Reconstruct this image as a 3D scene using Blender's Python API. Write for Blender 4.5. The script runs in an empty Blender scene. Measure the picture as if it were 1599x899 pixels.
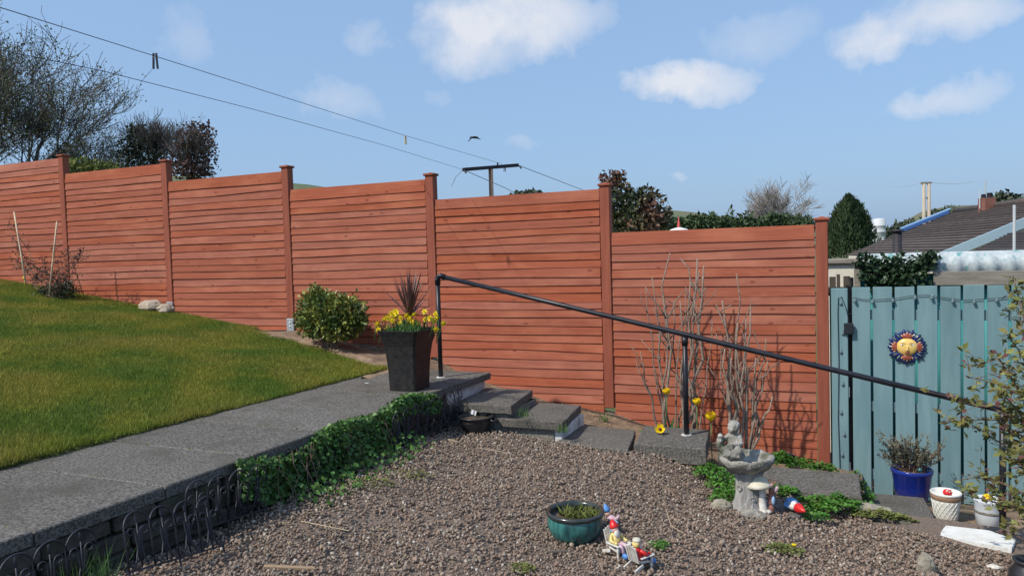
import bpy, math, random
import numpy as np
from math import radians, sin, cos, pi, tau
from mathutils import Vector, Matrix, Euler

S = bpy.context.scene
COL = S.collection
random.seed(11)
rng = np.random.default_rng(7)

# ------------------------------------------------------------------ camera
# world frame: x runs along the garden fence (to the right), y = 0 is the fence face, -y is towards the viewer
FPX, PW, PH = 1150.0, 1599.0, 899.0
YAW, PITCH, ROLL = radians(23.472), radians(2.55), radians(1.695)
CAMP = Vector((9.772, -6.909, 1.6))
RZ = Matrix.Rotation(YAW, 3, 'Z')
_fw = RZ @ Vector((0, cos(PITCH), -sin(PITCH)))
_r0 = RZ @ Vector((1, 0, 0))
_u0 = RZ @ Vector((0, sin(PITCH), cos(PITCH)))
_rc = _r0 * cos(ROLL) - _u0 * sin(ROLL)
_uc = _r0 * sin(ROLL) + _u0 * cos(ROLL)
FH = RZ @ Vector((0, 1, 0))
cd = bpy.data.cameras.new('camera'); cam = bpy.data.objects.new('camera', cd); COL.objects.link(cam)
cd.sensor_fit = 'HORIZONTAL'; cd.sensor_width = 36.0; cd.lens = 36.0 * FPX / PW
cd.clip_start = 0.05; cd.clip_end = 9000
R3 = Matrix((_rc, _uc, -_fw)).transposed()
cam.matrix_world = Matrix.Translation(CAMP) @ R3.to_4x4()
S.camera = cam
S.render.resolution_x, S.render.resolution_y = 1024, 575
S.cycles.max_bounces = 4; S.cycles.diffuse_bounces = 3; S.cycles.glossy_bounces = 2; S.cycles.transmission_bounces = 3; S.cycles.caustics_reflective = False; S.cycles.caustics_refractive = False

def ray(px, py): return _fw + _rc * ((px - PW / 2) / FPX) - _uc * ((py - PH / 2) / FPX)
def D(px, py, d):                      # point at horizontal distance d in front of the viewer
    r = ray(px, py); return CAMP + r * (d / r.dot(FH))
def G(px, py, z):                      # point on the level z
    r = ray(px, py); return CAMP + r * ((z - CAMP.z) / r.z)
def FP(px, py, y):                     # point on the upright plane parallel to the fence
    r = ray(px, py); return CAMP + r * ((y - CAMP.y) / r.y)

# ------------------------------------------------------------------ sky and sun
SUN_H = Vector((0.58, 0.815)).normalized()      # where the light travels to, on plan
SUN_EL = radians(47)
W = bpy.data.worlds.new('World'); S.world = W; W.use_nodes = True
nt = W.node_tree; N = nt.nodes; Lk = nt.links; N.clear()
def nd(t, **k):
    n = N.new(t)
    for a, b in k.items(): setattr(n, a, b)
    return n
def mth(op, a, b=None, c=None, clamp=False):
    n = nd('ShaderNodeMath', operation=op); n.use_clamp = clamp
    for i, v in enumerate((a, b, c)):
        if v is None: continue
        if isinstance(v, (int, float)): n.inputs[i].default_value = v
        else: Lk.new(v, n.inputs[i])
    return n.outputs[0]
sky = nd('ShaderNodeTexSky', sky_type='NISHITA', sun_disc=False)
sky.sun_elevation = SUN_EL
sky.sun_rotation = math.atan2(-SUN_H.x, -SUN_H.y)
sky.altitude = 100; sky.air_density = 1.3; sky.dust_density = 2.6; sky.ozone_density = 8.0
bg = nd('ShaderNodeBackground'); bg.inputs[1].default_value = 0.142
Lk.new(sky.outputs[0], bg.inputs[0])
tc = nd('ShaderNodeTexCoord'); sx = nd('ShaderNodeSeparateXYZ'); Lk.new(tc.outputs['Generated'], sx.inputs[0])
az = mth('ARCTAN2', sx.outputs[0], sx.outputs[1]); el = mth('ARCSINE', sx.outputs[2])
nz_ = nd('ShaderNodeTexNoise'); nz_.inputs['Scale'].default_value = 10; nz_.inputs['Detail'].default_value = 6; nz_.inputs['Roughness'].default_value = .6
Lk.new(tc.outputs['Generated'], nz_.inputs['Vector'])
cv = nd('ShaderNodeCombineXYZ'); Lk.new(az, cv.inputs[0]); Lk.new(el, cv.inputs[1])
wv = nd('ShaderNodeVectorMath', operation='MULTIPLY_ADD'); Lk.new(nz_.outputs['Color'], wv.inputs[0]); wv.inputs[1].default_value = (.17, .10, 0); Lk.new(cv.outputs[0], wv.inputs[2])
clouds = []
for (px, py, w, h, s) in [(800, 34, 155, 66, 1.15), (740, 72, 110, 48, .75), (1072, 120, 108, 34, 1.0), (1450, 34, 140, 38, .85), (1180, 50, 85, 36, .32),
                          (1486, 152, 75, 25, .55), (530, 150, 62, 34, .34), (285, 46, 40, 36, .26), (590, 64, 34, 22, .24),
                          (1052, 276, 24, 11, .36), (660, 148, 30, 17, .2), (820, 236, 40, 14, .2)]:
    d = ray(px, py).normalized()
    clouds.append((math.atan2(d.x, d.y), math.asin(d.z), w / FPX, h / FPX, s))
rr = random.Random(5)
for k in range(6):                     # the same kind of sky all round
    a = rr.uniform(0.45, 3.0) if k % 2 else rr.uniform(-3.0, -1.25)
    clouds.append((a, rr.uniform(.1, 1.0), rr.uniform(.08, .18), rr.uniform(.04, .07), rr.uniform(.4, 1.0)))
tot = None
for (a, e, w, h, s) in clouds:
    a += .085; e += .05                # mean of the warp above
    v = nd('ShaderNodeVectorMath', operation='MULTIPLY_ADD'); Lk.new(wv.outputs[0], v.inputs[0]); v.inputs[1].default_value = (1 / w, 1 / h, 0); v.inputs[2].default_value = (-a / w, -e / h, 0)
    q = nd('ShaderNodeVectorMath', operation='DOT_PRODUCT'); Lk.new(v.outputs[0], q.inputs[0]); Lk.new(v.outputs[0], q.inputs[1])
    g = mth('MULTIPLY_ADD', q.outputs['Value'], -s, s)
    tot = mth('MAXIMUM', g, 0.0 if tot is None else tot)
alpha = mth('MULTIPLY', tot, mth('MULTIPLY_ADD', nz_.outputs['Fac'], 2.1, -.06), clamp=True)
alpha = mth('MULTIPLY', alpha, 0.93)
bv = nd('ShaderNodeBackground'); bv.inputs[0].default_value = (.385, .585, .895, 1); bv.inputs[1].default_value = 1.0     # thin high veil over the whole sky
mv = nd('ShaderNodeMixShader'); mv.inputs[0].default_value = .6; Lk.new(bg.outputs[0], mv.inputs[1]); Lk.new(bv.outputs[0], mv.inputs[2])
bc = nd('ShaderNodeBackground'); bc.inputs[0].default_value = (.80, .83, .90, 1); bc.inputs[1].default_value = 0.98
mx = nd('ShaderNodeMixShader'); Lk.new(alpha, mx.inputs[0]); Lk.new(mv.outputs[0], mx.inputs[1]); Lk.new(bc.outputs[0], mx.inputs[2])
W.cycles.sampling_method = 'MANUAL'; W.cycles.sample_map_resolution = 512
wo = nd('ShaderNodeOutputWorld'); Lk.new(mx.outputs[0], wo.inputs[0])

sd = bpy.data.lights.new('sun', 'SUN'); sd.energy = 4.3; sd.angle = radians(1.2); sd.color = (1.0, .93, .82)
so = bpy.data.objects.new('sun', sd); COL.objects.link(so)
ldir = Vector((SUN_H.x * cos(SUN_EL), SUN_H.y * cos(SUN_EL), -sin(SUN_EL)))
so.rotation_euler = ldir.to_track_quat('-Z', 'Y').to_euler()
so.location = (4, -20, 20)
vs = S.view_settings; vs.view_transform = 'Standard'; vs.look = 'None'; vs.exposure = 0.0; vs.gamma = 1.0; vs.use_curve_mapping = False

# ------------------------------------------------------------------ materials
MATS = {}
def M(name, c1, c2=None, scale=12, detail=6, rough=.75, bump=0., bscale=None, orand=0., irand=0., metal=0., spec=.35,
      stretch=(1, 1, 1), lo=.35, hi=.65, c3=None, c3scale=3, c3lo=.5, c3hi=.7, trans=0., hue=0., bdist=.01):
    m = bpy.data.materials.new(name); m.use_nodes = True; t = m.node_tree; n = t.nodes; L = t.links
    b = n['Principled BSDF']; b.inputs['Roughness'].default_value = rough; b.inputs['Metallic'].default_value = metal
    b.inputs['Specular IOR Level'].default_value = spec
    tcn = n.new('ShaderNodeTexCoord'); mp = n.new('ShaderNodeMapping'); mp.inputs['Scale'].default_value = stretch
    L.new(tcn.outputs['Object'], mp.inputs[0]); vec = mp.outputs[0]
    oi = n.new('ShaderNodeObjectInfo')
    if orand:
        va = n.new('ShaderNodeVectorMath'); va.operation = 'ADD'; L.new(vec, va.inputs[0])
        vm = n.new('ShaderNodeMath'); vm.operation = 'MULTIPLY'; vm.inputs[1].default_value = 40; L.new(oi.outputs['Random'], vm.inputs[0])
        L.new(vm.outputs[0], va.inputs[1]); vec = va.outputs[0]
    def nz(sc, de=detail):
        x = n.new('ShaderNodeTexNoise'); x.inputs['Scale'].default_value = sc; x.inputs['Detail'].default_value = de
        L.new(vec, x.inputs['Vector']); return x.outputs['Fac']
    def ramp(f, a, z):
        r = n.new('ShaderNodeMapRange'); r.inputs[1].default_value = a; r.inputs[2].default_value = z; L.new(f, r.inputs[0]); return r.outputs[0]
    def mix(f, a, z):
        x = n.new('ShaderNodeMix'); x.data_type = 'RGBA'; L.new(f, x.inputs[0])
        for i, c in ((6, a), (7, z)):
            if isinstance(c, tuple): x.inputs[i].default_value = (*c, 1)
            else: L.new(c, x.inputs[i])
        return x.outputs[2]
    col = None
    if c2 is not None: col = mix(ramp(nz(scale), lo, hi), c1, c2)
    if c3 is not None: col = mix(ramp(nz(c3scale), c3lo, c3hi), col if col else c1, c3)
    if orand or irand or hue:
        if col is None:
            q = n.new('ShaderNodeRGB'); q.outputs[0].default_value = (*c1, 1); col = q.outputs[0]
        if irand or hue:
            ge = n.new('ShaderNodeNewGeometry'); rs = ge.outputs['Random Per Island']
        else: rs = oi.outputs['Random']
        k = irand or orand
        hs = n.new('ShaderNodeHueSaturation'); L.new(col, hs.inputs['Color'])
        mr = n.new('ShaderNodeMapRange'); mr.inputs[3].default_value = 1 - k; mr.inputs[4].default_value = 1 + k
        L.new(rs, mr.inputs[0]); L.new(mr.outputs[0], hs.inputs['Value'])
        if hue:
            wn = n.new('ShaderNodeTexWhiteNoise'); wn.noise_dimensions = '1D'; L.new(rs, wn.inputs['W'])
            mh = n.new('ShaderNodeMapRange'); mh.inputs[3].default_value = .5 - hue; mh.inputs[4].default_value = .5 + hue
            L.new(wn.outputs[0], mh.inputs[0]); L.new(mh.outputs[0], hs.inputs['Hue'])
        col = hs.outputs[0]
    if col is None: b.inputs['Base Color'].default_value = (*c1, 1)
    else: L.new(col, b.inputs['Base Color'])
    if bump:
        bp = n.new('ShaderNodeBump'); bp.inputs['Strength'].default_value = bump; bp.inputs['Distance'].default_value = bdist
        L.new(nz(bscale or scale, 8), bp.inputs['Height']); L.new(bp.outputs[0], b.inputs['Normal'])
    if trans:
        tr = n.new('ShaderNodeBsdfTranslucent'); ms = n.new('ShaderNodeMixShader'); ms.inputs[0].default_value = trans
        if col is None: tr.inputs[0].default_value = (*c1, 1)
        else: L.new(col, tr.inputs[0])
        L.new(b.outputs[0], ms.inputs[1]); L.new(tr.outputs[0], ms.inputs[2]); L.new(ms.outputs[0], n['Material Output'].inputs[0])
    MATS[name] = m; return m

def M_gravel(name):
    m = bpy.data.materials.new(name); m.use_nodes = True; t = m.node_tree; n = t.nodes; L = t.links
    b = n['Principled BSDF']; b.inputs['Roughness'].default_value = .8; b.inputs['Specular IOR Level'].default_value = .25
    ge = n.new('ShaderNodeNewGeometry'); cr = n.new('ShaderNodeValToRGB'); L.new(ge.outputs['Random Per Island'], cr.inputs[0])
    cols = [(0, (.12, .090, .070)), (.2, (.205, .145, .108)), (.42, (.265, .188, .142)), (.58, (.190, .160, .130)), (.72, (.305, .215, .162)),
            (.85, (.235, .208, .172)), (.955, (.34, .265, .20)), (.985, (.47, .42, .36))]
    e = cr.color_ramp.elements
    e[0].position, e[0].color = cols[0][0], (*cols[0][1], 1); e[1].position, e[1].color = cols[-1][0], (*cols[-1][1], 1)
    for p, c in cols[1:-1]: x = e.new(p); x.color = (*c, 1)
    tcn = n.new('ShaderNodeTexCoord'); nz = n.new('ShaderNodeTexNoise'); nz.inputs['Scale'].default_value = 160; nz.inputs['Detail'].default_value = 4
    L.new(tcn.outputs['Object'], nz.inputs['Vector'])
    mr = n.new('ShaderNodeMapRange'); mr.inputs[3].default_value = .72; mr.inputs[4].default_value = 1.25; L.new(nz.outputs[0], mr.inputs[0])
    hs = n.new('ShaderNodeHueSaturation'); L.new(cr.outputs[0], hs.inputs['Color']); L.new(mr.outputs[0], hs.inputs['Value'])
    L.new(hs.outputs[0], b.inputs['Base Color']); MATS[name] = m
M_gravel('gravel')
def M_timber(name, base, dark, light, knot):
    """stained sawn timber: long grain, knots, faded and darker patches, a different tone for each board"""
    m = bpy.data.materials.new(name); m.use_nodes = True; t = m.node_tree; n = t.nodes; L = t.links
    b = n['Principled BSDF']; b.inputs['Roughness'].default_value = .78; b.inputs['Specular IOR Level'].default_value = .2
    tcn = n.new('ShaderNodeTexCoord'); oi = n.new('ShaderNodeObjectInfo')
    sc = n.new('ShaderNodeMath'); sc.operation = 'MULTIPLY'; sc.inputs[1].default_value = 57; L.new(oi.outputs['Random'], sc.inputs[0])
    va = n.new('ShaderNodeVectorMath'); va.operation = 'ADD'; L.new(tcn.outputs['Object'], va.inputs[0]); L.new(sc.outputs[0], va.inputs[1])
    def mapped(st):
        q = n.new('ShaderNodeVectorMath'); q.operation = 'MULTIPLY'; q.inputs[1].default_value = st; L.new(va.outputs[0], q.inputs[0]); return q.outputs[0]
    def noise(st, sc_, de): x = n.new('ShaderNodeTexNoise'); x.inputs['Scale'].default_value = sc_; x.inputs['Detail'].default_value = de; x.inputs['Roughness'].default_value = .6; L.new(mapped(st), x.inputs['Vector']); return x.outputs['Fac']
    def mr(f, a, z, o0=0., o1=1.): r = n.new('ShaderNodeMapRange'); r.inputs[1].default_value = a; r.inputs[2].default_value = z; r.inputs[3].default_value = o0; r.inputs[4].default_value = o1; L.new(f, r.inputs[0]); return r.outputs[0]
    def mix(f, a, z):
        x = n.new('ShaderNodeMix'); x.data_type = 'RGBA'; L.new(f, x.inputs[0])
        for i_, c in ((6, a), (7, z)):
            if isinstance(c, tuple): x.inputs[i_].default_value = (*c, 1)
            else: L.new(c, x.inputs[i_])
        return x.outputs[2]
    grain = noise((.9, 8, 34), 2.2, 5); patch = noise((1.0, 1, 2.4), 1.6, 4); stain = noise((2.6, 1, 7), 1.5, 5)
    c = mix(mr(grain, .36, .66), base, dark); c = mix(mr(patch, .46, .70, 0, .85), c, light); c = mix(mr(stain, .58, .76, 0, .7), c, dark)
    vo = n.new('ShaderNodeTexVoronoi'); vo.inputs['Scale'].default_value = 1.0; L.new(mapped((4.2, 1.0, 9.0)), vo.inputs['Vector'])
    c = mix(mr(vo.outputs['Distance'], .14, .06), c, knot)
    hs = n.new('ShaderNodeHueSaturation'); L.new(c, hs.inputs['Color']); L.new(mr(oi.outputs['Random'], 0, 1, .93, 1.07), hs.inputs['Value'])
    wn = n.new('ShaderNodeTexWhiteNoise'); wn.noise_dimensions = '1D'; L.new(oi.outputs['Random'], wn.inputs['W']); L.new(mr(wn.outputs[0], 0, 1, .92, 1.05), hs.inputs['Saturation'])
    L.new(hs.outputs[0], b.inputs['Base Color'])
    bp = n.new('ShaderNodeBump'); bp.inputs['Strength'].default_value = .35; bp.inputs['Distance'].default_value = .004; L.new(grain, bp.inputs['Height']); L.new(bp.outputs[0], b.inputs['Normal'])
    MATS[name] = m
M_timber('fence_wood', (.345, .103, .057), (.265, .072, .040), (.41, .142, .081), (.19, .050, .029))
M('post_wood', (.295, .086, .050), (.23, .064, .038), scale=4, rough=.72, bump=.2, bscale=30, orand=.10, stretch=(7, 7, .6), spec=.25, bdist=.003)
M('galvanised', (.42, .46, .50), (.55, .58, .60), scale=40, rough=.45, metal=.6)
M('slab', (.060, .056, .049), (.185, .173, .155), scale=75, detail=6, rough=.92, bump=.9, bscale=110, orand=.08, c3=(.075, .070, .056), c3scale=3.5, c3lo=.5, c3hi=.8, bdist=.004, spec=.2)
M('slab_side', (.12, .115, .10), (.24, .23, .20), scale=60, rough=.9, bump=.6, bscale=90, orand=.1, spec=.2)
M('white_block', (.42, .43, .42), (.66, .67, .66), scale=12, rough=.85, bump=.4, bscale=60, c3=(.2, .19, .17), c3scale=7, c3lo=.55, c3hi=.7)
M('white_paint', (.62, .62, .58), (.75, .75, .72), scale=14, rough=.8, bump=.5, bscale=60, c3=(.3, .28, .24), c3scale=9, c3lo=.6, c3hi=.75)
M('wall_stone', (.035, .031, .027), (.085, .074, .062), scale=14, rough=.92, bump=.8, bscale=40, orand=.35, c3=(.05, .06, .03), c3scale=6)
M('mortar', (.10, .09, .08), (.06, .055, .05), scale=30, rough=.95)
M('soil', (.17, .115, .075), (.28, .20, .135), scale=18, rough=.95, bump=.9, bscale=70, c3=(.10, .07, .045), c3scale=5)
M('dark_soil', (.06, .045, .032), (.12, .09, .06), scale=40, rough=.95, bump=.9, bscale=90)
M('gravel_base', (.13, .10, .08), (.22, .165, .13), scale=60, rough=.95, bump=.8, bscale=90)
M('lawn_soil', (.055, .075, .02), (.11, .12, .035), scale=14, rough=.95, bump=.8, bscale=60)
M('terrain', (.07, .10, .03), (.12, .12, .05), scale=.05, rough=.95)
M('hill_green', (.085, .12, .05), (.14, .14, .07), scale=.3, rough=.95)
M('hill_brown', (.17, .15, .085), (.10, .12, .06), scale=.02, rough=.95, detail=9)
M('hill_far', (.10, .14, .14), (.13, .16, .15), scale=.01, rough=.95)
M('black_metal', (.008, .009, .014), (.016, .016, .023), scale=14, rough=.4, spec=.4)
M('border_metal', (.018, .019, .028), (.03, .03, .04), scale=40, rough=.5, spec=.4)
M('planter_black', (.009, .009, .010), (.024, .022, .021), scale=26, rough=.5, bump=.5, bscale=70, c3=(.05, .042, .034), c3scale=6, c3lo=.58, c3hi=.8)
M('basin_black', (.016, .017, .02), (.03, .03, .033), scale=15, rough=.35, spec=.5)
M('cordyline', (.105, .045, .040), (.17, .085, .065), scale=9, rough=.45, irand=.3, spec=.5)
M('cordyline_base', (.28, .07, .04), rough=.7)
M('daffodil_leaf', (.055, .13, .035), (.10, .20, .05), scale=20, irand=.3, trans=.2)
M('yellow_petal', (.85, .70, .02), (.88, .76, .05), scale=20, rough=.55, trans=.25)
M('orange_trumpet', (.86, .62, .01), rough=.55, trans=.2)
M('tulip_petal', (.82, .62, .01), (.80, .50, .01), scale=30, rough=.45, trans=.2)
M('tulip_eye', (.10, .02, .01), rough=.6)
M('tulip_leaf', (.06, .16, .05), (.10, .22, .08), scale=14, rough=.5, trans=.15)
M('ivy', (.040, .100, .020), (.085, .18, .032), scale=5, irand=.38, hue=.02, rough=.5, spec=.4, trans=.15)
M('ivy_dark', (.02, .045, .02), (.035, .065, .028), scale=5, irand=.35, rough=.45, trans=.1)
M('cover', (.055, .15, .02), (.10, .24, .035), scale=8, irand=.35, hue=.02, rough=.55, trans=.2)
M('moss', (.10, .13, .025), (.16, .17, .05), scale=25, irand=.3, rough=.9)
M('bush_leaf', (.085, .135, .034), (.30, .30, .065), scale=5, irand=.45, hue=.02, rough=.4, spec=.45, trans=.12, lo=.42, hi=.68)
M('stem', (.17, .125, .095), (.27, .215, .175), scale=30, rough=.85, bump=.4, bscale=80, orand=.12)
M('cut_wood', (.55, .42, .28), rough=.8)
M('bark', (.065, .056, .05), (.12, .105, .092), scale=6, rough=.9)
M('twig_grey', (.11, .095, .085), (.17, .15, .13), scale=6, rough=.9)
M('bud_leaf', (.10, .125, .05), (.17, .19, .09), scale=2, irand=.4, trans=.2)
M('purple_leaf', (.085, .05, .045), (.14, .085, .065), scale=1.5, irand=.4, trans=.15)
M('dark_leaf', (.025, .035, .022), (.05, .06, .035), scale=1.5, irand=.4)
M('photinia', (.06, .075, .03), (.16, .075, .05), scale=1.6, irand=.45, rough=.4, trans=.12, lo=.4, hi=.6)
M('hedge', (.028, .055, .02), (.05, .08, .028), scale=1.2, irand=.4, rough=.6)
M('conifer', (.030, .058, .026), (.055, .085, .034), scale=1.5, irand=.35, rough=.7)
M('far_tree', (.05, .07, .04), (.07, .085, .05), scale=.4, irand=.35)
M('pale_twig', (.24, .21, .18), (.32, .28, .25), scale=2, rough=.9)
M('rock', (.33, .26, .19), (.46, .38, .29), scale=9, rough=.9, bump=.7, bscale=25, orand=.15)
M('grey_rock', (.20, .18, .14), (.33, .30, .24), scale=20, rough=.9, bump=.8, bscale=40)
M('cane', (.50, .38, .24), (.60, .48, .33), scale=20, rough=.7)
M('gate_blue', (.135, .232, .255), (.17, .275, .295), scale=3, rough=.6, stretch=(5, 5, .7), bump=.12, bscale=25, orand=.06, c3=(.112, .197, .218), c3scale=2, c3lo=.55, c3hi=.8, spec=.3, bdist=.003)
M('shed_teal', (.035, .20, .21), (.05, .26, .26), scale=3, rough=.7, stretch=(4, 4, .8))
M('sheet_white', (.33, .38, .40), (.47, .52, .53), scale=4, rough=.75, stretch=(7, 7, 1), c3=(.12, .33, .32), c3scale=2.2, c3lo=.60, c3hi=.68)
M('old_wood', (.17, .155, .13), (.26, .235, .20), scale=4, rough=.9, stretch=(1, 5, 6), bump=.4, bscale=20)
M('dark_wood', (.055, .045, .038), (.09, .075, .06), scale=8, rough=.9)
M('cream_wall', (.62, .58, .48), (.70, .66, .57), scale=6, rough=.9, bump=.4, bscale=40)
M('grey_roof', (.22, .24, .26), rough=.8)
M('tile', (.085, .070, .064), (.125, .10, .09), scale=3, rough=.85, orand=.14)
M('tile_dark', (.06, .055, .056), (.09, .08, .078), scale=3, rough=.85, orand=.12)
M('barge', (.34, .46, .52), rough=.6)
M('blue_strip', (.06, .15, .40), rough=.35)
M('blue_light', (.28, .48, .72), rough=.35)
M('brick_red', (.19, .085, .065), (.25, .11, .085), scale=6, rough=.9)
M('silo', (.46, .48, .50), (.54, .56, .57), scale=.8, rough=.6)
M('pole_wood', (.36, .30, .23), (.46, .40, .32), scale=1, rough=.85)
M('post_brown', (.17, .11, .075), (.24, .17, .12), scale=9, rough=.85, stretch=(5, 5, .6))
M('arm_dark', (.028, .024, .028), rough=.6)
M('wire', (.03, .03, .035), rough=.6)
M('line_cord', (.06, .06, .065), rough=.7)
M('peg_dark', (.03, .035, .05), rough=.6)
M('peg_pale', (.45, .40, .28), rough=.6)
M('bird_black', (.012, .012, .018), rough=.6)
M('teal_glaze', (.022, .105, .105), (.055, .20, .185), scale=16, rough=.16, spec=.6, stretch=(2.2, 2.2, .55), c3=(.015, .055, .06), c3scale=9, c3lo=.5, c3hi=.68)
M('dark_glaze', (.018, .028, .028), (.04, .045, .04), scale=20, rough=.2, spec=.6)
M('blue_glaze', (.009, .02, .17), (.012, .032, .23), scale=7, rough=.14, spec=.6)
M('white_glaze', (.66, .66, .60), (.72, .72, .67), scale=10, rough=.4)
M('bronze_band', (.22, .13, .075), (.30, .19, .12), scale=20, rough=.6)
M('pale_pot', (.52, .56, .60), (.62, .66, .69), scale=8, rough=.45)
M('red_paint', (.62, .025, .022), (.55, .02, .02), scale=20, rough=.35)
M('white_gloss', (.68, .66, .61), (.46, .43, .38), scale=26, rough=.45)
M('blue_paint', (.08, .22, .52), (.12, .30, .62), scale=30, rough=.4)
M('sky_paint', (.30, .46, .66), rough=.4)
M('navy_paint', (.03, .06, .26), rough=.4)
M('skin_paint', (.62, .40, .32), rough=.45)
M('pink_paint', (.52, .36, .42), rough=.45)
M('yellow_paint', (.72, .56, .20), rough=.45)
M('orange_paint', (.68, .30, .12), (.60, .36, .22), scale=30, rough=.5)
M('brown_paint', (.24, .10, .08), rough=.5)
M('green_paint', (.04, .26, .16), rough=.45)
M('mushroom_cap', (.50, .46, .35), (.64, .61, .52), scale=14, rough=.6, bump=.3, bscale=40)
M('cast_stone', (.20, .19, .165), (.40, .38, .34), scale=11, rough=.92, bump=.9, bscale=55, c3=(.10, .105, .075), c3scale=9, c3lo=.50, c3hi=.66, bdist=.02)
M('stump_stone', (.24, .23, .215), (.40, .39, .37), scale=6, rough=.92, bump=1.0, bscale=14, stretch=(4, 4, .8), c3=(.11, .10, .09), c3scale=5, bdist=.02)
M('slate', (.09, .085, .08), (.13, .125, .12), scale=20, rough=.9)
M('face_yellow', (.72, .47, .12), (.76, .54, .18), scale=14, rough=.3, spec=.5)
M('cobalt', (.008, .012, .075), (.016, .028, .13), scale=30, rough=.2, spec=.6)
M('maroon', (.24, .05, .035), (.32, .09, .06), scale=40, rough=.3)
M('gold_paint', (.62, .40, .12), rough=.35)
M('sage', (.14, .19, .13), rough=.35)
M('eye_white', (.7, .72, .74), rough=.3)
M('solar_black', (.02, .022, .028), rough=.4)
M('bulb', (.13, .19, .21), rough=.15, spec=.6)
M('dry_leaf', (.105, .10, .065), (.18, .165, .11), scale=12, irand=.35)
M('shrub_leaf', (.115, .125, .03), (.22, .205, .06), scale=4, irand=.4, hue=.025, rough=.5, trans=.25)
M('shrub_red', (.16, .05, .05), (.12, .06, .05), scale=10, irand=.3, trans=.15)
M('shrub_wood', (.13, .085, .06), (.20, .14, .10), scale=20, rough=.9)
M('offcut', (.30, .20, .12), (.38, .27, .17), scale=20, rough=.9, stretch=(1, 6, 6))
M('grey_offcut', (.12, .10, .085), rough=.9)
M('tag_white', (.75, .76, .78), rough=.5)
M('dome_white', (.72, .71, .68), rough=.6)
M('finial_red', (.60, .10, .09), rough=.5)
M('dry_grass', (.32, .25, .13), (.42, .34, .19), scale=10, irand=.3)
def mg(name, c1, c2, c3):              # grass blades: colour drifts over the lawn in patches
    M(name, c1, c2, scale=1.7, detail=5, lo=.38, hi=.62, c3=c3, c3scale=.9, c3lo=.5, c3hi=.72, irand=.32, hue=.012, rough=.6, trans=.25, spec=.2)
mg('grass', (.130, .200, .030), (.270, .270, .042), (.350, .285, .070))

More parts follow.
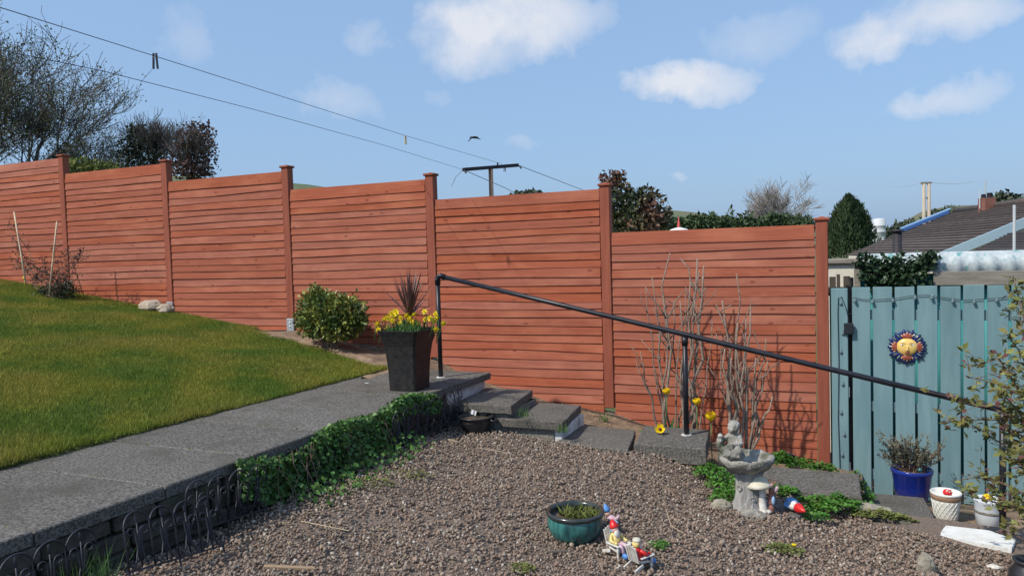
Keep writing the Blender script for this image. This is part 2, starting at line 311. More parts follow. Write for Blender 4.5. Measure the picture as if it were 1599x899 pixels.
# ------------------------------------------------------------------ mesh helpers
class MB:
    def __init__(s): s.v = []; s.f = []
    def add(s, vs, fs):
        o = len(s.v); s.v += [tuple(v) for v in vs]; s.f += [tuple(i + o for i in f) for f in fs]; return s
    def box(s, c, d, rot=None):
        c = Vector(c); vs = []
        for z in (-1, 1):
            for y in (-1, 1):
                for x in (-1, 1):
                    p = Vector((x * d[0] / 2, y * d[1] / 2, z * d[2] / 2))
                    vs.append(c + (rot @ p if rot else p))
        return s.add(vs, [(0, 2, 3, 1), (4, 5, 7, 6), (0, 1, 5, 4), (2, 6, 7, 3), (0, 4, 6, 2), (1, 3, 7, 5)])
    def rbox(s, c, d, b=.008, rot=None):           # box with bevelled edges
        c = Vector(c); hx, hy, hz = d[0] / 2, d[1] / 2, d[2] / 2; b = min(b, hx * .9, hy * .9, hz * .9); vs = []
        def ringpts(ix, iy): return [(-ix, -iy), (ix, -iy), (ix, iy), (-ix, iy)]
        def oct_(ix, iy, bb): return [(-ix + bb, -iy), (ix - bb, -iy), (ix, -iy + bb), (ix, iy - bb), (ix - bb, iy), (-ix + bb, iy), (-ix, iy - bb), (-ix, -iy + bb)]
        rings = [(oct_(hx - b, hy - b, b * .6), -hz), (oct_(hx, hy, b), -hz + b), (oct_(hx, hy, b), hz - b), (oct_(hx - b, hy - b, b * .6), hz)]
        for pts, z in rings:
            for (x, y) in pts:
                p = Vector((x, y, z)); vs.append(c + (rot @ p if rot else p))
        fs = [tuple(range(7, -1, -1)), tuple(range(24, 32))]
        for k in range(3):
            for i in range(8):
                j = (i + 1) % 8; fs.append((k * 8 + i, k * 8 + j, k * 8 + 8 + j, k * 8 + 8 + i))
        return s.add(vs, fs)
    def tube(s, pts, r, n=6, cap=True):
        pts = [Vector(p) for p in pts]; m = len(pts)
        rs = r if isinstance(r, (list, tuple)) else [r] * m
        vs = []; up = None
        for i, p in enumerate(pts):
            t = (pts[min(i + 1, m - 1)] - pts[max(i - 1, 0)])
            if t.length < 1e-9: t = Vector((0, 0, 1))
            t.normalize()
            if up is None: up = Vector((0, 0, 1)) if abs(t.z) < .9 else Vector((1, 0, 0))
            a = t.cross(up)
            if a.length < 1e-6: a = t.cross(Vector((.3, 1, .2)))
            a.normalize(); b = a.cross(t).normalized(); up = b
            for k in range(n):
                q = tau * k / n; vs.append(p + a * (cos(q) * rs[i]) + b * (sin(q) * rs[i]))
        fs = []
        for i in range(m - 1):
            for k in range(n):
                j = (k + 1) % n; fs.append((i * n + k, i * n + j, (i + 1) * n + j, (i + 1) * n + k))
        if cap: fs += [tuple(range(n - 1, -1, -1)), tuple(range((m - 1) * n, m * n))]
        return s.add(vs, fs)
    def lathe(s, prof, c=(0, 0, 0), n=28, rot=None, sx=1, sy=1):
        c = Vector(c); vs = []; m = len(prof)
        for (r, z) in prof:
            for k in range(n):
                q = tau * k / n; p = Vector((cos(q) * r * sx, sin(q) * r * sy, z)); vs.append(c + (rot @ p if rot else p))
        fs = []
        for i in range(m - 1):
            for k in range(n):
                j = (k + 1) % n; fs.append((i * n + k, i * n + j, (i + 1) * n + j, (i + 1) * n + k))
        if prof[0][0] < .035: fs.append(tuple(range(n - 1, -1, -1)))
        if prof[-1][0] < .035: fs.append(tuple(range((m - 1) * n, m * n)))
        return s.add(vs, fs)
    def ball(s, c, r, nu=12, nv=8, rot=None, jit=0, seed=0):
        c = Vector(c); r = (r, r, r) if isinstance(r, (int, float)) else r; rd = random.Random(seed)
        vs = [c + (rot @ Vector((0, 0, -r[2])) if rot else Vector((0, 0, -r[2])))]
        for i in range(1, nv):
            ph = -pi / 2 + pi * i / nv
            for k in range(nu):
                q = tau * k / nu; j = 1 + rd.uniform(-jit, jit)
                p = Vector((cos(ph) * cos(q) * r[0] * j, cos(ph) * sin(q) * r[1] * j, sin(ph) * r[2] * j))
                vs.append(c + (rot @ p if rot else p))
        vs.append(c + (rot @ Vector((0, 0, r[2])) if rot else Vector((0, 0, r[2]))))
        fs = [(0, 1 + (k + 1) % nu, 1 + k) for k in range(nu)]
        for i in range(nv - 2):
            for k in range(nu):
                j = (k + 1) % nu; fs.append((1 + i * nu + k, 1 + i * nu + j, 1 + (i + 1) * nu + j, 1 + (i + 1) * nu + k))
        l = len(vs) - 1; o = 1 + (nv - 2) * nu
        fs += [(o + k, o + (k + 1) % nu, l) for k in range(nu)]
        return s.add(vs, fs)
    def prism(s, pts, d):                          # closed outline pushed along d
        pts = [Vector(p) for p in pts]; n = len(pts); d = Vector(d)
        return s.add(pts + [p + d for p in pts], [tuple(range(n - 1, -1, -1)), tuple(range(n, 2 * n))] +
                     [(i, (i + 1) % n, n + (i + 1) % n, n + i) for i in range(n)])
    def build(s, name, mat, parent=None, smooth=False, off=None):
        me = bpy.data.meshes.new(name)
        o = off if off is not None else (Vector(parent.get('_w', (0, 0, 0))) if parent is not None else Vector((0, 0, 0)))
        me.from_pydata([(v[0] - o[0], v[1] - o[1], v[2] - o[2]) for v in s.v], [], s.f); me.update()
        return link(name, me, mat, parent, smooth)

def link(name, me, mat, parent=None, smooth=False):
    me.materials.append(MATS[mat])
    if smooth: me.polygons.foreach_set('use_smooth', [True] * len(me.polygons))
    ob = bpy.data.objects.new(name, me); COL.objects.link(ob)
    if parent is not None:
        ob.parent = parent
        if '_w' in parent: ob['_w'] = parent['_w']
    return ob
def npmesh(name, V, F, mat, parent=None, smooth=False):
    V = np.asarray(V, np.float32); F = np.asarray(F, np.int32)
    if parent is not None and '_w' in parent: V = V - np.array(parent['_w'], np.float32)
    me = bpy.data.meshes.new(name); k = F.shape[1]
    me.vertices.add(len(V)); me.vertices.foreach_set('co', V.ravel())
    me.loops.add(F.size); me.loops.foreach_set('vertex_index', F.ravel())
    me.polygons.add(len(F)); me.polygons.foreach_set('loop_start', np.arange(0, F.size, k, dtype=np.int32))
    me.update(calc_edges=True); me.validate()
    return link(name, me, mat, parent, smooth)
def thing(name, label, cat, loc, group=None):
    o = bpy.data.objects.new(name, None); COL.objects.link(o); o.location = loc; o.empty_display_size = .1
    o['label'] = label; o['category'] = cat; o['_w'] = tuple(loc)
    if group: o['group'] = group
    return o
def tag(o, label=None, cat=None, group=None, kind=None):
    if label: o['label'] = label
    if cat: o['category'] = cat
    if group: o['group'] = group
    if kind: o['kind'] = kind
    return o
def one(mb, name, mat, label, cat, group=None, smooth=False, base=None):   # a thing that is a single mesh
    b = Vector(base) if base is not None else Vector(mb.v[0])
    o = mb.build(name, mat, None, smooth, off=b); o.location = b
    return tag(o, label, cat, group)
def dup(root, loc, rot=None, scale=None, label=None):
    r = root.copy(); COL.objects.link(r); r.location = loc
    if rot: r.rotation_euler = rot
    if scale: r.scale = scale
    if label: r['label'] = label
    for ch in root.children:
        c = ch.copy(); COL.objects.link(c); c.parent = r
        for g in ch.children:
            d = g.copy(); COL.objects.link(d); d.parent = c
    return r
def unit(a): return a / np.maximum(np.linalg.norm(a, axis=1, keepdims=True), 1e-9)
def leafmesh(P, A, Nn, ln, wd, fold=.25):
    """folded leaves: base at P, axis A, normal N; two triangles each"""
    A = unit(A); T = unit(np.cross(A, Nn)); Nn = np.cross(T, A)
    ln = np.broadcast_to(np.asarray(ln, float), len(P))[:, None]; wd = np.broadcast_to(np.asarray(wd, float), len(P))[:, None]
    mid = P + A * ln * .45
    v = np.stack([P, mid + T * wd / 2 + Nn * wd * fold, P + A * ln, mid - T * wd / 2 + Nn * wd * fold], 1).reshape(-1, 3)
    i = np.arange(len(P))[:, None] * 4
    f = np.concatenate([i + np.array([0, 2, 1]), i + np.array([0, 3, 2])])
    return v, f
def rdir(n): return unit(rng.normal(size=(n, 3)))
def leafball(name, mat, parent, blobs, n, ln, asp=.6, out=.6, shell=.5, up=.0):
    """leaves spread through ellipsoidal clumps (c, r), denser towards the outside"""
    w = np.array([b[1][0] * b[1][1] + b[1][1] * b[1][2] for b in blobs]); k = rng.choice(len(blobs), n, p=w / w.sum())
    Cc = np.array([tuple(b[0]) for b in blobs])[k]; Rr = np.array([tuple(b[1]) for b in blobs])[k]
    d = rdir(n); rad = shell + (1 - shell) * rng.random(n) ** .6; rad *= 1 + .22 * np.sin(d[:, 0] * 7 + k) * np.cos(d[:, 2] * 6 + k * 2) + rng.normal(0, .06, n)
    P = Cc + d * Rr * rad[:, None]
    A = d * out + rdir(n) * .8; A[:, 2] += up
    L_ = ln * (.6 + .8 * rng.random(n))
    V, F = leafmesh(P, A, d + rdir(n) * .7, L_, L_ * asp)
    return npmesh(name, V, F, mat, parent)
def interp(x, xs, ys): return float(np.interp(x, xs, ys))

# ------------------------------------------------------------------ ground
def lawn_z(x): return .515 + .137 * np.maximum(0, 5.62 - x)
def bed_z(x): return np.interp(x, [3.0, 4.3, 4.86, 5.36, 5.62, 5.9, 6.39, 7.16, 7.71, 8.67, 9.66, 10.2], [.90, .73, .65, .585, .545, .475, .27, .12, .03, -.17, -.31, -.42])
GP = np.array([[6.9, -2.3, .22], [6.9, -3.0, .19], [6.9, -3.6, .18], [6.95, -4.15, .15], [6.95, -4.7, .23], [6.9, -5.4, .22], [8.45, -3.09, 0.], [8.35, -1.44, .055], [9.26, -2.12, -.07], [10.0, -1.75, -.20], [10.75, -1.85, -.26],
               [7.2, -1.6, .15], [7.8, -1.45, .08], [7.55, -2.5, .09], [7.6, -3.6, .05], [9.0, -5.5, 0.], [11.5, -3.5, -.25], [11.5, -6, -.1], [9.8, -3.3, -.08], [9.2, -1.5, -.10], [9.9, -1.5, -.24]])
def grav_z(x, y):
    x = np.asarray(x, float); y = np.asarray(y, float)
    d = (x[..., None] - GP[:, 0]) ** 2 + (y[..., None] - GP[:, 1]) ** 2 + .12
    w = 1 / d ** 2; return (w * GP[:, 2]).sum(-1) / w.sum(-1)
def gz(p): return float(grav_z(p[0], p[1]))
def GG(px, py, dz=0):                             # point on the gravel
    z = 0.
    for _ in range(8):
        p = G(px, py, z + dz); z = gz(p)
    return Vector((p.x, p.y, z))
def sheet(name, mat, x0, x1, y0, y1, nx, ny, fz, kind='structure'):
    X, Y = np.meshgrid(np.linspace(x0, x1, nx + 1), np.linspace(y0, y1, ny + 1)); Z = fz(X, Y)
    V = np.stack([X, Y, Z], -1).reshape(-1, 3); i = np.arange(nx)[None] + np.arange(ny)[:, None] * (nx + 1); i = i.reshape(-1)
    F = np.stack([i, i + 1, i + nx + 2, i + nx + 1], 1)
    o = npmesh(name, V, F, mat, None, True); o['kind'] = kind; return o
mb = MB(); mb.add([(-4000, -4000, -1.1), (4000, -4000, -1.1), (4000, 4000, -1.1), (-4000, 4000, -1.1)], [(0, 1, 2, 3)])
tag(mb.build('ground', 'terrain'), kind='structure')
sheet('lawn', 'lawn_soil', -4, 5.70, -9, .35, 194, 50, lambda X, Y: lawn_z(X) - .014 + .008 * np.sin(X * 3.1 + Y * 2) * np.cos(Y * 2.7) - .12 * (X > 5.70 + (Y + .8) * .046 - .06))
sheet('soil_bed', 'soil', 3.2, 10.0, -1.25, .12, 90, 24, lambda X, Y: bed_z(X) + .03 * np.sin(X * 9 + Y * 5) * np.cos(X * 4 - Y * 7) * .5
      - np.clip((3.9 - X), 0, 1) * .15 - np.where(X < 5.75, np.clip(-Y - (.26 + .40 * np.clip((X - 4.2) / 1.4, 0, 1)), 0, 1) * .5, 0))
sheet('gravel_bed', 'gravel_base', 6.7, 12.5, -9, -1.36, 70, 90, lambda X, Y: grav_z(X, Y) - .012)
sheet('yard_floor', 'soil', 9.7, 14, -1.95, 1.4, 30, 24, lambda X, Y: -.43 + .012 * np.sin(X * 7 + 2 * Y) - .14 * np.clip((Y + .5) * 2, 0, 1))

# hills far off
def ridge(name, mat, pts, dist, depth=.5, drop=-1.5):
    """a hill seen as a skyline: sloped up from the ground to the crest and down behind"""
    V = []; F = []; n = len(pts)
    for (px, py) in pts:
        c = D(px, py, dist); f = D(px, 400, dist * (1 - depth)); b = D(px, py, dist * (1 + depth))
        m = (c + f) / 2; V += [(f.x, f.y, drop), (m.x, m.y, drop + (c.z - drop) * .62), tuple(c), (b.x, b.y, drop)]
    for i in range(n - 1):
        for k in range(3): F.append((i * 4 + k, (i + 1) * 4 + k, (i + 1) * 4 + k + 1, i * 4 + k + 1))
    m = MB(); m.v = V; m.f = F; return tag(m.build(name, mat, None, True), kind='structure')
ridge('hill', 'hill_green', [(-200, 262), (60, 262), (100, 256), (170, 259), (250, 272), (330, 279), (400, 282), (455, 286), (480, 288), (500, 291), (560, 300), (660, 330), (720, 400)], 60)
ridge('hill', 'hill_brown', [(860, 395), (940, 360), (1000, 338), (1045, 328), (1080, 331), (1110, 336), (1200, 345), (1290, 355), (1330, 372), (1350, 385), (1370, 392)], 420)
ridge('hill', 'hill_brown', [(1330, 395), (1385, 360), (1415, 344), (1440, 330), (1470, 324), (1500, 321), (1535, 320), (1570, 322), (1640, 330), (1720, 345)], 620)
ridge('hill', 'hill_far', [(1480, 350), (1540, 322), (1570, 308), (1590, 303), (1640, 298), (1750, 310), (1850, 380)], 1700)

# ------------------------------------------------------------------ lawn grass and gravel stones
def blades(name, mat, x, y, z, h, w, lean=.5):
    n = len(x); a = rng.random(n) * tau; ln = rng.normal(0, lean, n); b = rng.random(n) * tau
    B = np.stack([x, y, z], 1); T = np.stack([np.cos(a), np.sin(a), 0 * a], 1); U = np.stack([np.cos(b) * ln, np.sin(b) * ln, np.ones(n)], 1)
    V = np.stack([B - T * w[:, None] / 2, B + T * w[:, None] / 2, B + U * h[:, None]], 1).reshape(-1, 3)
    o = npmesh(name, V, np.arange(3 * n).reshape(-1, 3), mat); o['kind'] = 'stuff'; return o
n = 1040000
gx = 5.73 - 8.5 * rng.random(n) ** 1.15; gy = -.02 - 6.2 * rng.random(n)
keep = ~((gx > 3.45) & (gy > -.12 - .12 * np.clip((gx - 3.45) / .5, 0, 1) - .40 * np.clip((gx - 4.2) / 1.4, 0, 1) - .05 * np.sin(gx * 9) - .14 * rng.random(n) ** 2))
edge = 5.70 + (gy + .8) * .046 + .004 + .010 * np.sin(gy * 23) + .012 * rng.random(n); keep &= gx < edge
gx, gy = gx[keep], gy[keep]
clump = .5 + .5 * np.sin(gx * 2.3 + 1.7 * np.sin(gy * 1.9)) * np.sin(gy * 2.9 + 1.3 * np.sin(gx * 2.1))
gh = (.012 + .017 * clump + .02 * rng.random(len(gx)) ** 3) * (1 + .5 * (gx > edge[keep] - .12))
g = blades('grass', 'grass', gx, gy, lawn_z(gx) - .008, gh, .0035 + .003 * rng.random(len(gx)))
tag(g, 'short mown patchy green grass of the sloping lawn', 'grass')

PHI = (1 + 5 ** .5) / 2
ICO_V = unit(np.array([(-1, PHI, 0), (1, PHI, 0), (-1, -PHI, 0), (1, -PHI, 0), (0, -1, PHI), (0, 1, PHI), (0, -1, -PHI), (0, 1, -PHI), (PHI, 0, -1), (PHI, 0, 1), (-PHI, 0, -1), (-PHI, 0, 1)], float))
ICO_F = np.array([(0, 11, 5), (0, 5, 1), (0, 1, 7), (0, 7, 10), (0, 10, 11), (1, 5, 9), (5, 11, 4), (11, 10, 2), (10, 7, 6), (7, 1, 8), (3, 9, 4), (3, 4, 2), (3, 2, 6), (3, 6, 8), (3, 8, 9), (4, 9, 5), (2, 4, 11), (6, 2, 10), (8, 6, 7), (9, 8, 1)])
def pebbles(name, x, y, z, r, mat='gravel'):
    n = len(x); q = unit(rng.normal(size=(n, 4)))
    w_, a, b, c = q.T
    Rm = np.stack([1 - 2 * (b * b + c * c), 2 * (a * b - c * w_), 2 * (a * c + b * w_), 2 * (a * b + c * w_), 1 - 2 * (a * a + c * c), 2 * (b * c - a * w_), 2 * (a * c - b * w_), 2 * (b * c + a * w_), 1 - 2 * (a * a + b * b)], 1).reshape(-1, 3, 3)
    sc = np.stack([r * (1 + .35 * rng.random(n)), r * (.75 + .3 * rng.random(n)), r * (.5 + .35 * rng.random(n))], 1)
    base = ICO_V[None] * (1 + rng.normal(0, .13, (n, 12, 1)))
    V = np.einsum('nij,nkj->nki', Rm, base * sc[:, None]) + np.stack([x, y, z], 1)[:, None]
    F = (ICO_F[None] + 12 * np.arange(n)[:, None, None]).reshape(-1, 3)
    o = npmesh(name, V.reshape(-1, 3), F, mat, None, False); o['kind'] = 'stuff'; return o
n = 42000
px_ = 6.72 + 4.9 * rng.random(n); py_ = -1.38 - 3.9 * rng.random(n)
keep = ~((px_ < 7.3) & (py_ > -1.42)) & ~((px_ > 10.0) & (py_ > -1.72 + (px_ - 10.2) * -.22)) & ~((px_ > 9.2) & (px_ < 10.02) & (py_ > -1.46)) & ~((px_ > 11) & (py_ > -2.1))
# only where the viewer's ground can show
vx, vy = px_ - CAMP.x, py_ - CAMP.y
dep = vx * FH.x + vy * FH.y; lat = vx * FH.y - vy * FH.x
keep &= (dep > 1.9) & (np.abs(lat) < dep * .74 + .25)
px_, py_ = px_[keep], py_[keep]
pr = .0058 + .0058 * rng.random(len(px_)) ** 1.5 + .005 * (rng.random(len(px_)) > .97)
o = pebbles('gravel', px_, py_, grav_z(px_, py_) + .004 + .010 * rng.random(len(px_)), pr)
tag(o, 'pinkish grey loose gravel covering the flat bed', 'gravel')

# ------------------------------------------------------------------ raised path, its retaining wall and the steps down
ZP = .5
def pe(y): return 6.79 + (y + 1.0) * .028             # path's right edge
def pl(y): return 5.70 + (y + .8) * .046              # path's left edge
path = thing('garden_path', '', '', (6.2, -3, .3)); del path['label']; del path['category']; path['kind'] = 'structure'
rd = random.Random(3)
ys = [-.63]
cuts = [-1.25, -1.84, -2.45, -3.07, -3.68, -4.27, -4.92, -5.5, -6.1, -6.7, -7.3]
ys += cuts
for i in range(len(ys) - 1):
    ya, yb = ys[i] - .004, ys[i + 1] + .004
    tz = rd.uniform(-.004, .004); th = .062
    x0a, x0b = pl(ya), pl(yb); x1a, x1b = pe(ya), pe(yb)
    b = .006; z0, z1 = ZP - th + tz, ZP + tz; m = MB(); vs = []
    for (ins, z) in ((0, z0), (0, z1 - b), (b, z1)):
        vs += [(x0a + ins, ya - ins, z), (x0b + ins, yb + ins, z), (x1b - ins, yb + ins, z), (x1a - ins, ya - ins, z)]
    fs = [(0, 1, 2, 3)[::-1], (8, 9, 10, 11)] + [(k * 4 + j, k * 4 + (j + 1) % 4, k * 4 + 4 + (j + 1) % 4, k * 4 + 4 + j) for k in range(2) for j in range(4)]
    m.add(vs, fs); m.build('paving_slab', 'slab', path)
m = MB()                                              # pale mortar in the joints
for c in cuts: m.box(((pl(c) + pe(c)) / 2 + .1, c, ZP - .026), (pe(c) - pl(c) - .45, .0075, .044))
m.build('mortar_joint', 'slab_side', path)
m = MB(); m.box((5.95, -3.9, .18), (.5, 6.6, .5)); m.build('path_fill', 'mortar', path)

wall = thing('retaining_wall', 'low dark stone wall under the raised path, half hidden by ivy', 'wall', (6.72, -3, 0))
m = MB(); m.prism([(pe(-1.35) - .16, -1.35, -.3), (pe(-7.2) - .16, -7.2, -.3), (pe(-7.2) - .16, -7.2, ZP - .066), (pe(-1.35) - .16, -1.35, ZP - .066)], (.10, 0, 0)); m.build('mortar_core', 'mortar', wall)
for row in range(4):
    y = -1.4 - rd.uniform(0, .1); zc = .390 - row * .088
    while y > -6.2:
        L_ = rd.uniform(.14, .34); h = .085
        yc = y - L_ / 2; m = MB(); xw = pe(yc) - .05 + rd.uniform(-.012, .012)
        m.rbox((xw, yc, zc + rd.uniform(-.004, .004)), (.10, L_ - .012, h), .014)
        m.v = [(a + rd.uniform(-.005, .005), b_ + rd.uniform(-.004, .004), c_ + rd.uniform(-.004, .004)) for a, b_, c_ in m.v]
        m.build('stone', 'wall_stone', wall); y -= L_

steps = thing('stepped_path', '', '', (8.2, -1.1, 0)); del steps['label']; del steps['category']; steps['kind'] = 'structure'
def slab(x0, x1, y0, y1, zt, th=.062, skew=0., tilt=(0, 0), mat='slab', name='paving_slab', par=None, jag=.004):
    m = MB(); n = 8; pts = []
    for i in range(n): pts.append((x0 + (x1 - x0) * i / n, y0))
    for i in range(4): pts.append((x1, y0 + (y1 - y0) * i / 4))
    for i in range(n): pts.append((x1 - (x1 - x0) * i / n, y1))
    for i in range(4): pts.append((x0, y1 - (y1 - y0) * i / 4))
    pts = [(x + skew * (y - y0) / (y1 - y0) + rd.uniform(-jag, jag), y + rd.uniform(-jag, jag)) for x, y in pts]
    cx, cy = (x0 + x1) / 2, (y0 + y1) / 2; k = len(pts); vs = []
    def zz(x, y): return zt + tilt[0] * (x - cx) + tilt[1] * (y - cy)
    for ins, dz in ((0, -th), (0, -.007), (.006, 0)):
        for (x, y) in pts:
            sx_ = ins if x < cx else -ins; sy_ = ins if y < cy else -ins
            vs.append((x + sx_, y + sy_, zz(x, y) + dz))
    fs = [tuple(range(k - 1, -1, -1)), tuple(range(2 * k, 3 * k))] + [(a * k + i, a * k + (i + 1) % k, a * k + k + (i + 1) % k, a * k + k + i) for a in range(2) for i in range(k)]
    m.add(vs, fs); return m.build(name, mat, par or steps)
# end of the path: white block riser below the top slab
m = MB(); m.rbox((6.70, -1.02, .375), (.09, .74, .115), .006); m.build('riser_block', 'white_block', steps)
slab(6.60, 7.02, -1.38, -.60, .33, .05, -.02)
slab(6.86, 7.335, -1.385, -.66, .355, .066, -.10)
m = MB(); m.rbox((6.98, -1.02, .20), (.60, .66, .17), .01); m.build('riser_block', 'slab_side', steps)
m = MB(); m.rbox((7.255, -1.00, .235), (.06, .60, .10), .006); m.build('riser_block', 'slab_side', steps)
slab(7.22, 7.78, -1.375, -.69, .245, .066, -.07)
m = MB(); m.rbox((7.35, -1.02, .08), (.68, .62, .19), .01); m.build('riser_block', 'slab_side', steps)
m = MB(); m.rbox((7.715, -1.03, .108), (.07, .58, .14), .006); m.build('riser_block', 'white_block', steps)
slab(7.74, 8.33, -1.435, -.80, .085, .06, -.10, tilt=(-.02, 0))
slab(8.365, 8.905, -1.40, -.80, .125, .125, -.06, tilt=(0, .0))
slab(9.20, 9.95, -1.42, -.86, -.12, .07, .0, tilt=(0, .0))
m = MB(); m.rbox((9.55, -1.14, -.28), (.72, .50, .25), .01); m.build('riser_block', 'slab_side', steps)
slab(9.93, 10.42, -1.33, -.72, -.30, .07, -.03)
m = MB(); m.rbox((10.16, -1.0, -.43), (.46, .5, .2), .01); m.build('riser_block', 'slab_side', steps)
slab(9.90, 10.22, -1.56, -1.36, -.215, .09, .0, jag=.015)
# white painted kerb at the lower corner of the gravel
m = MB()
kp = [G(1416, 818, -.24), G(1470, 819, -.24), G(1545, 828, -.24), G(1586, 842, -.24), G(1578, 856, -.24), G(1520, 846, -.24), G(1450, 832, -.24)]
kt = [Vector((p.x + rd.uniform(-.006, .006), p.y, p.z + rd.uniform(-.004, .004))) for p in kp]
m.prism([(p.x, p.y, p.z - .3) for p in kt], (0, 0, .3))
o = m.build('kerb', 'white_paint'); tag(o, kind='structure')

# ------------------------------------------------------------------ fence
fence = thing('garden_fence', 'stepped red-brown timber fence of overlapping boards climbing the slope', 'fence', (4, 0, 0))
PT = [3.174, 2.952, 2.734, 2.508, 2.274, 1.854]; LW = 1.93
TOP = [3.12, 2.896, 2.661, 2.439, 2.214, 1.787]; BOT = [1.05, .97, .79, .36, .02, -.335]
GZ = [1.27, .99, .79, .50, .03, -.36]
for i in range(6):
    x0 = i * LW; m = MB(); zb = GZ[i] + (.13 if i < 3 else .02 if i != 4 else .05)
    if i == 5: zb = -.40
    m.rbox((x0 + .05, .05, (zb + PT[i] - .03) / 2), (.098, .098, PT[i] - .03 - zb), .006)
    p = m.build('fence_post', 'post_wood', fence)
    m = MB(); c = (x0 + .05, .05); z = PT[i]
    m.rbox((c[0], c[1], z - .023), (.128, .128, .026), .006)
    m.add([(c[0] - .05, c[1] - .05, z - .012), (c[0] + .05, c[1] - .05, z - .012), (c[0] + .05, c[1] + .05, z - .012), (c[0] - .05, c[1] + .05, z - .012), (c[0], c[1], z + .004)], [(0, 1, 4), (1, 2, 4), (2, 3, 4), (3, 0, 4)])
    m.build('post_cap', 'post_wood', p)
    if i < 3:
        m = MB(); m.rbox((x0 + .05, .045, GZ[i] + .02), (.104, .112, .24), .003)
        sh = m.build('post_shoe', 'galvanised', p)
        m = MB()
        for zz in (.09, .05): m.lathe([(.0, -.004), (.011, -.004), (.011, .004), (.005, .007)], (x0 + .05, -.013, GZ[i] + zz), 8, Matrix.Rotation(pi / 2, 3, 'X'))
        m.build('bolt', 'galvanised', sh)
rb = random.Random(21)
for i in range(6):
    xa = (i - 1) * LW + .102; xb = i * LW - .004; zt, zb = TOP[i], BOT[i]
    m = MB()
    for xx in (xa + .03, (xa + xb) / 2, xb - .03): m.box((xx, .068, (zt + zb) / 2), (.035, .022, zt - zb - .03))
    pnl = m.build('fence_panel', 'post_wood', fence)
    z = zt; first = True; k = 0
    while z > zb + .01:
        h = (.115 if first else .083) * rb.uniform(.87, 1.13); zlo = max(z - h, zb)
        nseg = 6; vs = []; ph = rb.uniform(0, 6); am = rb.uniform(.001, .006) if rb.random() < .8 else .010; tl = rb.uniform(-.005, .005)
        xl = xa + rb.uniform(0, .008); xr = xb - rb.uniform(0, .008); yo = rb.uniform(-.002, .003)
        for s_ in range(nseg + 1):
            t = s_ / nseg; x = xl + (xr - xl) * t; low = zlo - .004 + am * sin(ph + t * 5) + tl * (t - .5); bow = .002 * sin(ph * 2 + t * 7)
            yt, yb = .027 + yo, .019 + yo + bow
            vs += [(x, yt - .004, min(z + .022, zt)), (x, yb - .009, low + .002), (x, yb - .004, low), (x, .050, low + .01), (x, .050, min(z + .022, zt))]
        fs = [tuple(range(4, -1, -1)), tuple(range(nseg * 5, nseg * 5 + 5))]
        for s_ in range(nseg):
            for q in range(5): fs.append((s_ * 5 + q, s_ * 5 + (q + 1) % 5, s_ * 5 + 5 + (q + 1) % 5, s_ * 5 + 5 + q))
        bm = MB(); bm.add(vs, fs); bm.build('board', 'fence_wood', pnl)
        z = zlo; first = False; k += 1

# ------------------------------------------------------------------ gate
gate = thing('garden_gate', 'wide dusty blue gate of upright planks with dark gaps', 'gate', (10.6, .06, -.55))
gx_ = [9.922, 10.083, 10.250, 10.417, 10.583, 10.748, 10.915, 11.080, 11.245, 11.41, 11.575]
for i in range(len(gx_) - 1):
    w = gx_[i + 1] - gx_[i] - .021; m = MB(); zt = 1.242 + rd.uniform(-.006, .006)
    m.rbox((gx_[i] + .012 + w / 2, .062, (zt - .56) / 2), (w, .020, zt + .56), .003, Matrix.Rotation(rd.uniform(-.0015, .0015), 3, 'Y'))
    m.build('plank', 'gate_blue', gate)
for zc in (1.00, .21, -.38):
    m = MB(); m.rbox((10.75, .090, zc), (1.62, .030, .085), .003); m.build('crossbar', 'gate_blue', gate)
pb = thing('gate_post', 'narrow blue board upright between fence post and gate', 'post', (9.83, .04, -.55))
m = MB(); m.rbox((9.832, .055, .33), (.135, .045, 1.80), .004); m.build('board', 'gate_blue', pb)
m = MB(); m.box((9.91, .16, .25), (.05, .06, 1.5)); m.build('side_rail', 'dark_wood', pb)
m = MB(); m.rbox((9.90, .05, .33), (.018, .012, .09), .002); m.rbox((9.90, .05, -.33), (.018, .012, .09), .002); m.build('hinge', 'galvanised', pb)

# string of little garden lights along the gate and down the board
sl_ = thing('string_lights', 'cord of small clear bulbs strung along the top of the blue gate', 'string lights', (10.3, .03, 1.1))
topc = [(9.94, 1.15), (10.02, 1.135), (10.10, 1.13), (10.25, 1.14), (10.40, 1.165), (10.50, 1.168), (10.62, 1.145), (10.76, 1.125), (10.92, 1.135), (11.08, 1.15), (11.3, 1.13)]
m = MB(); m.tube([(x, .038, z) for x, z in topc], .0028, 5); m.build('cord', 'solar_black', sl_)
m = MB(); m.tube([(9.91, .02, .93), (9.885, .022, 1.06), (9.85, .024, 1.16), (9.825, .024, 1.15), (9.82, .024, 1.0), (9.825, .024, .6), (9.815, .024, .1), (9.825, .024, -.3), (9.82, .024, -.5)], .0028, 5); m.build('drop_cord', 'solar_black', sl_)
def bulbm():
    m = MB(); m.lathe([(.004, .012), (.006, .004), (.007, -.002), (.013, -.014), (.016, -.026), (.013, -.037), (.005, -.043)], (0, 0, 0), 10); return m
bm0 = None
for (x, z) in [(9.955, 1.14), (10.09, 1.13), (10.245, 1.14), (10.41, 1.165), (10.53, 1.165), (10.68, 1.135), (10.83, 1.128), (10.985, 1.142), (11.15, 1.145)] + [(9.845, 1.12), (9.86, .86), (9.842, .70), (9.855, .42), (9.84, .17), (9.862, -.02), (9.845, -.2), (9.858, -.36)]:
    if bm0 is None: b0 = bulbm().build('bulb', 'bulb', sl_, True, off=Vector((0, 0, 0))); bm0 = b0
    else: b0 = bm0.copy(); COL.objects.link(b0); b0.parent = sl_
    b0.location = (x - 10.3, .028 - .03, z - 1.1); b0.scale = (.82, .82, .82)
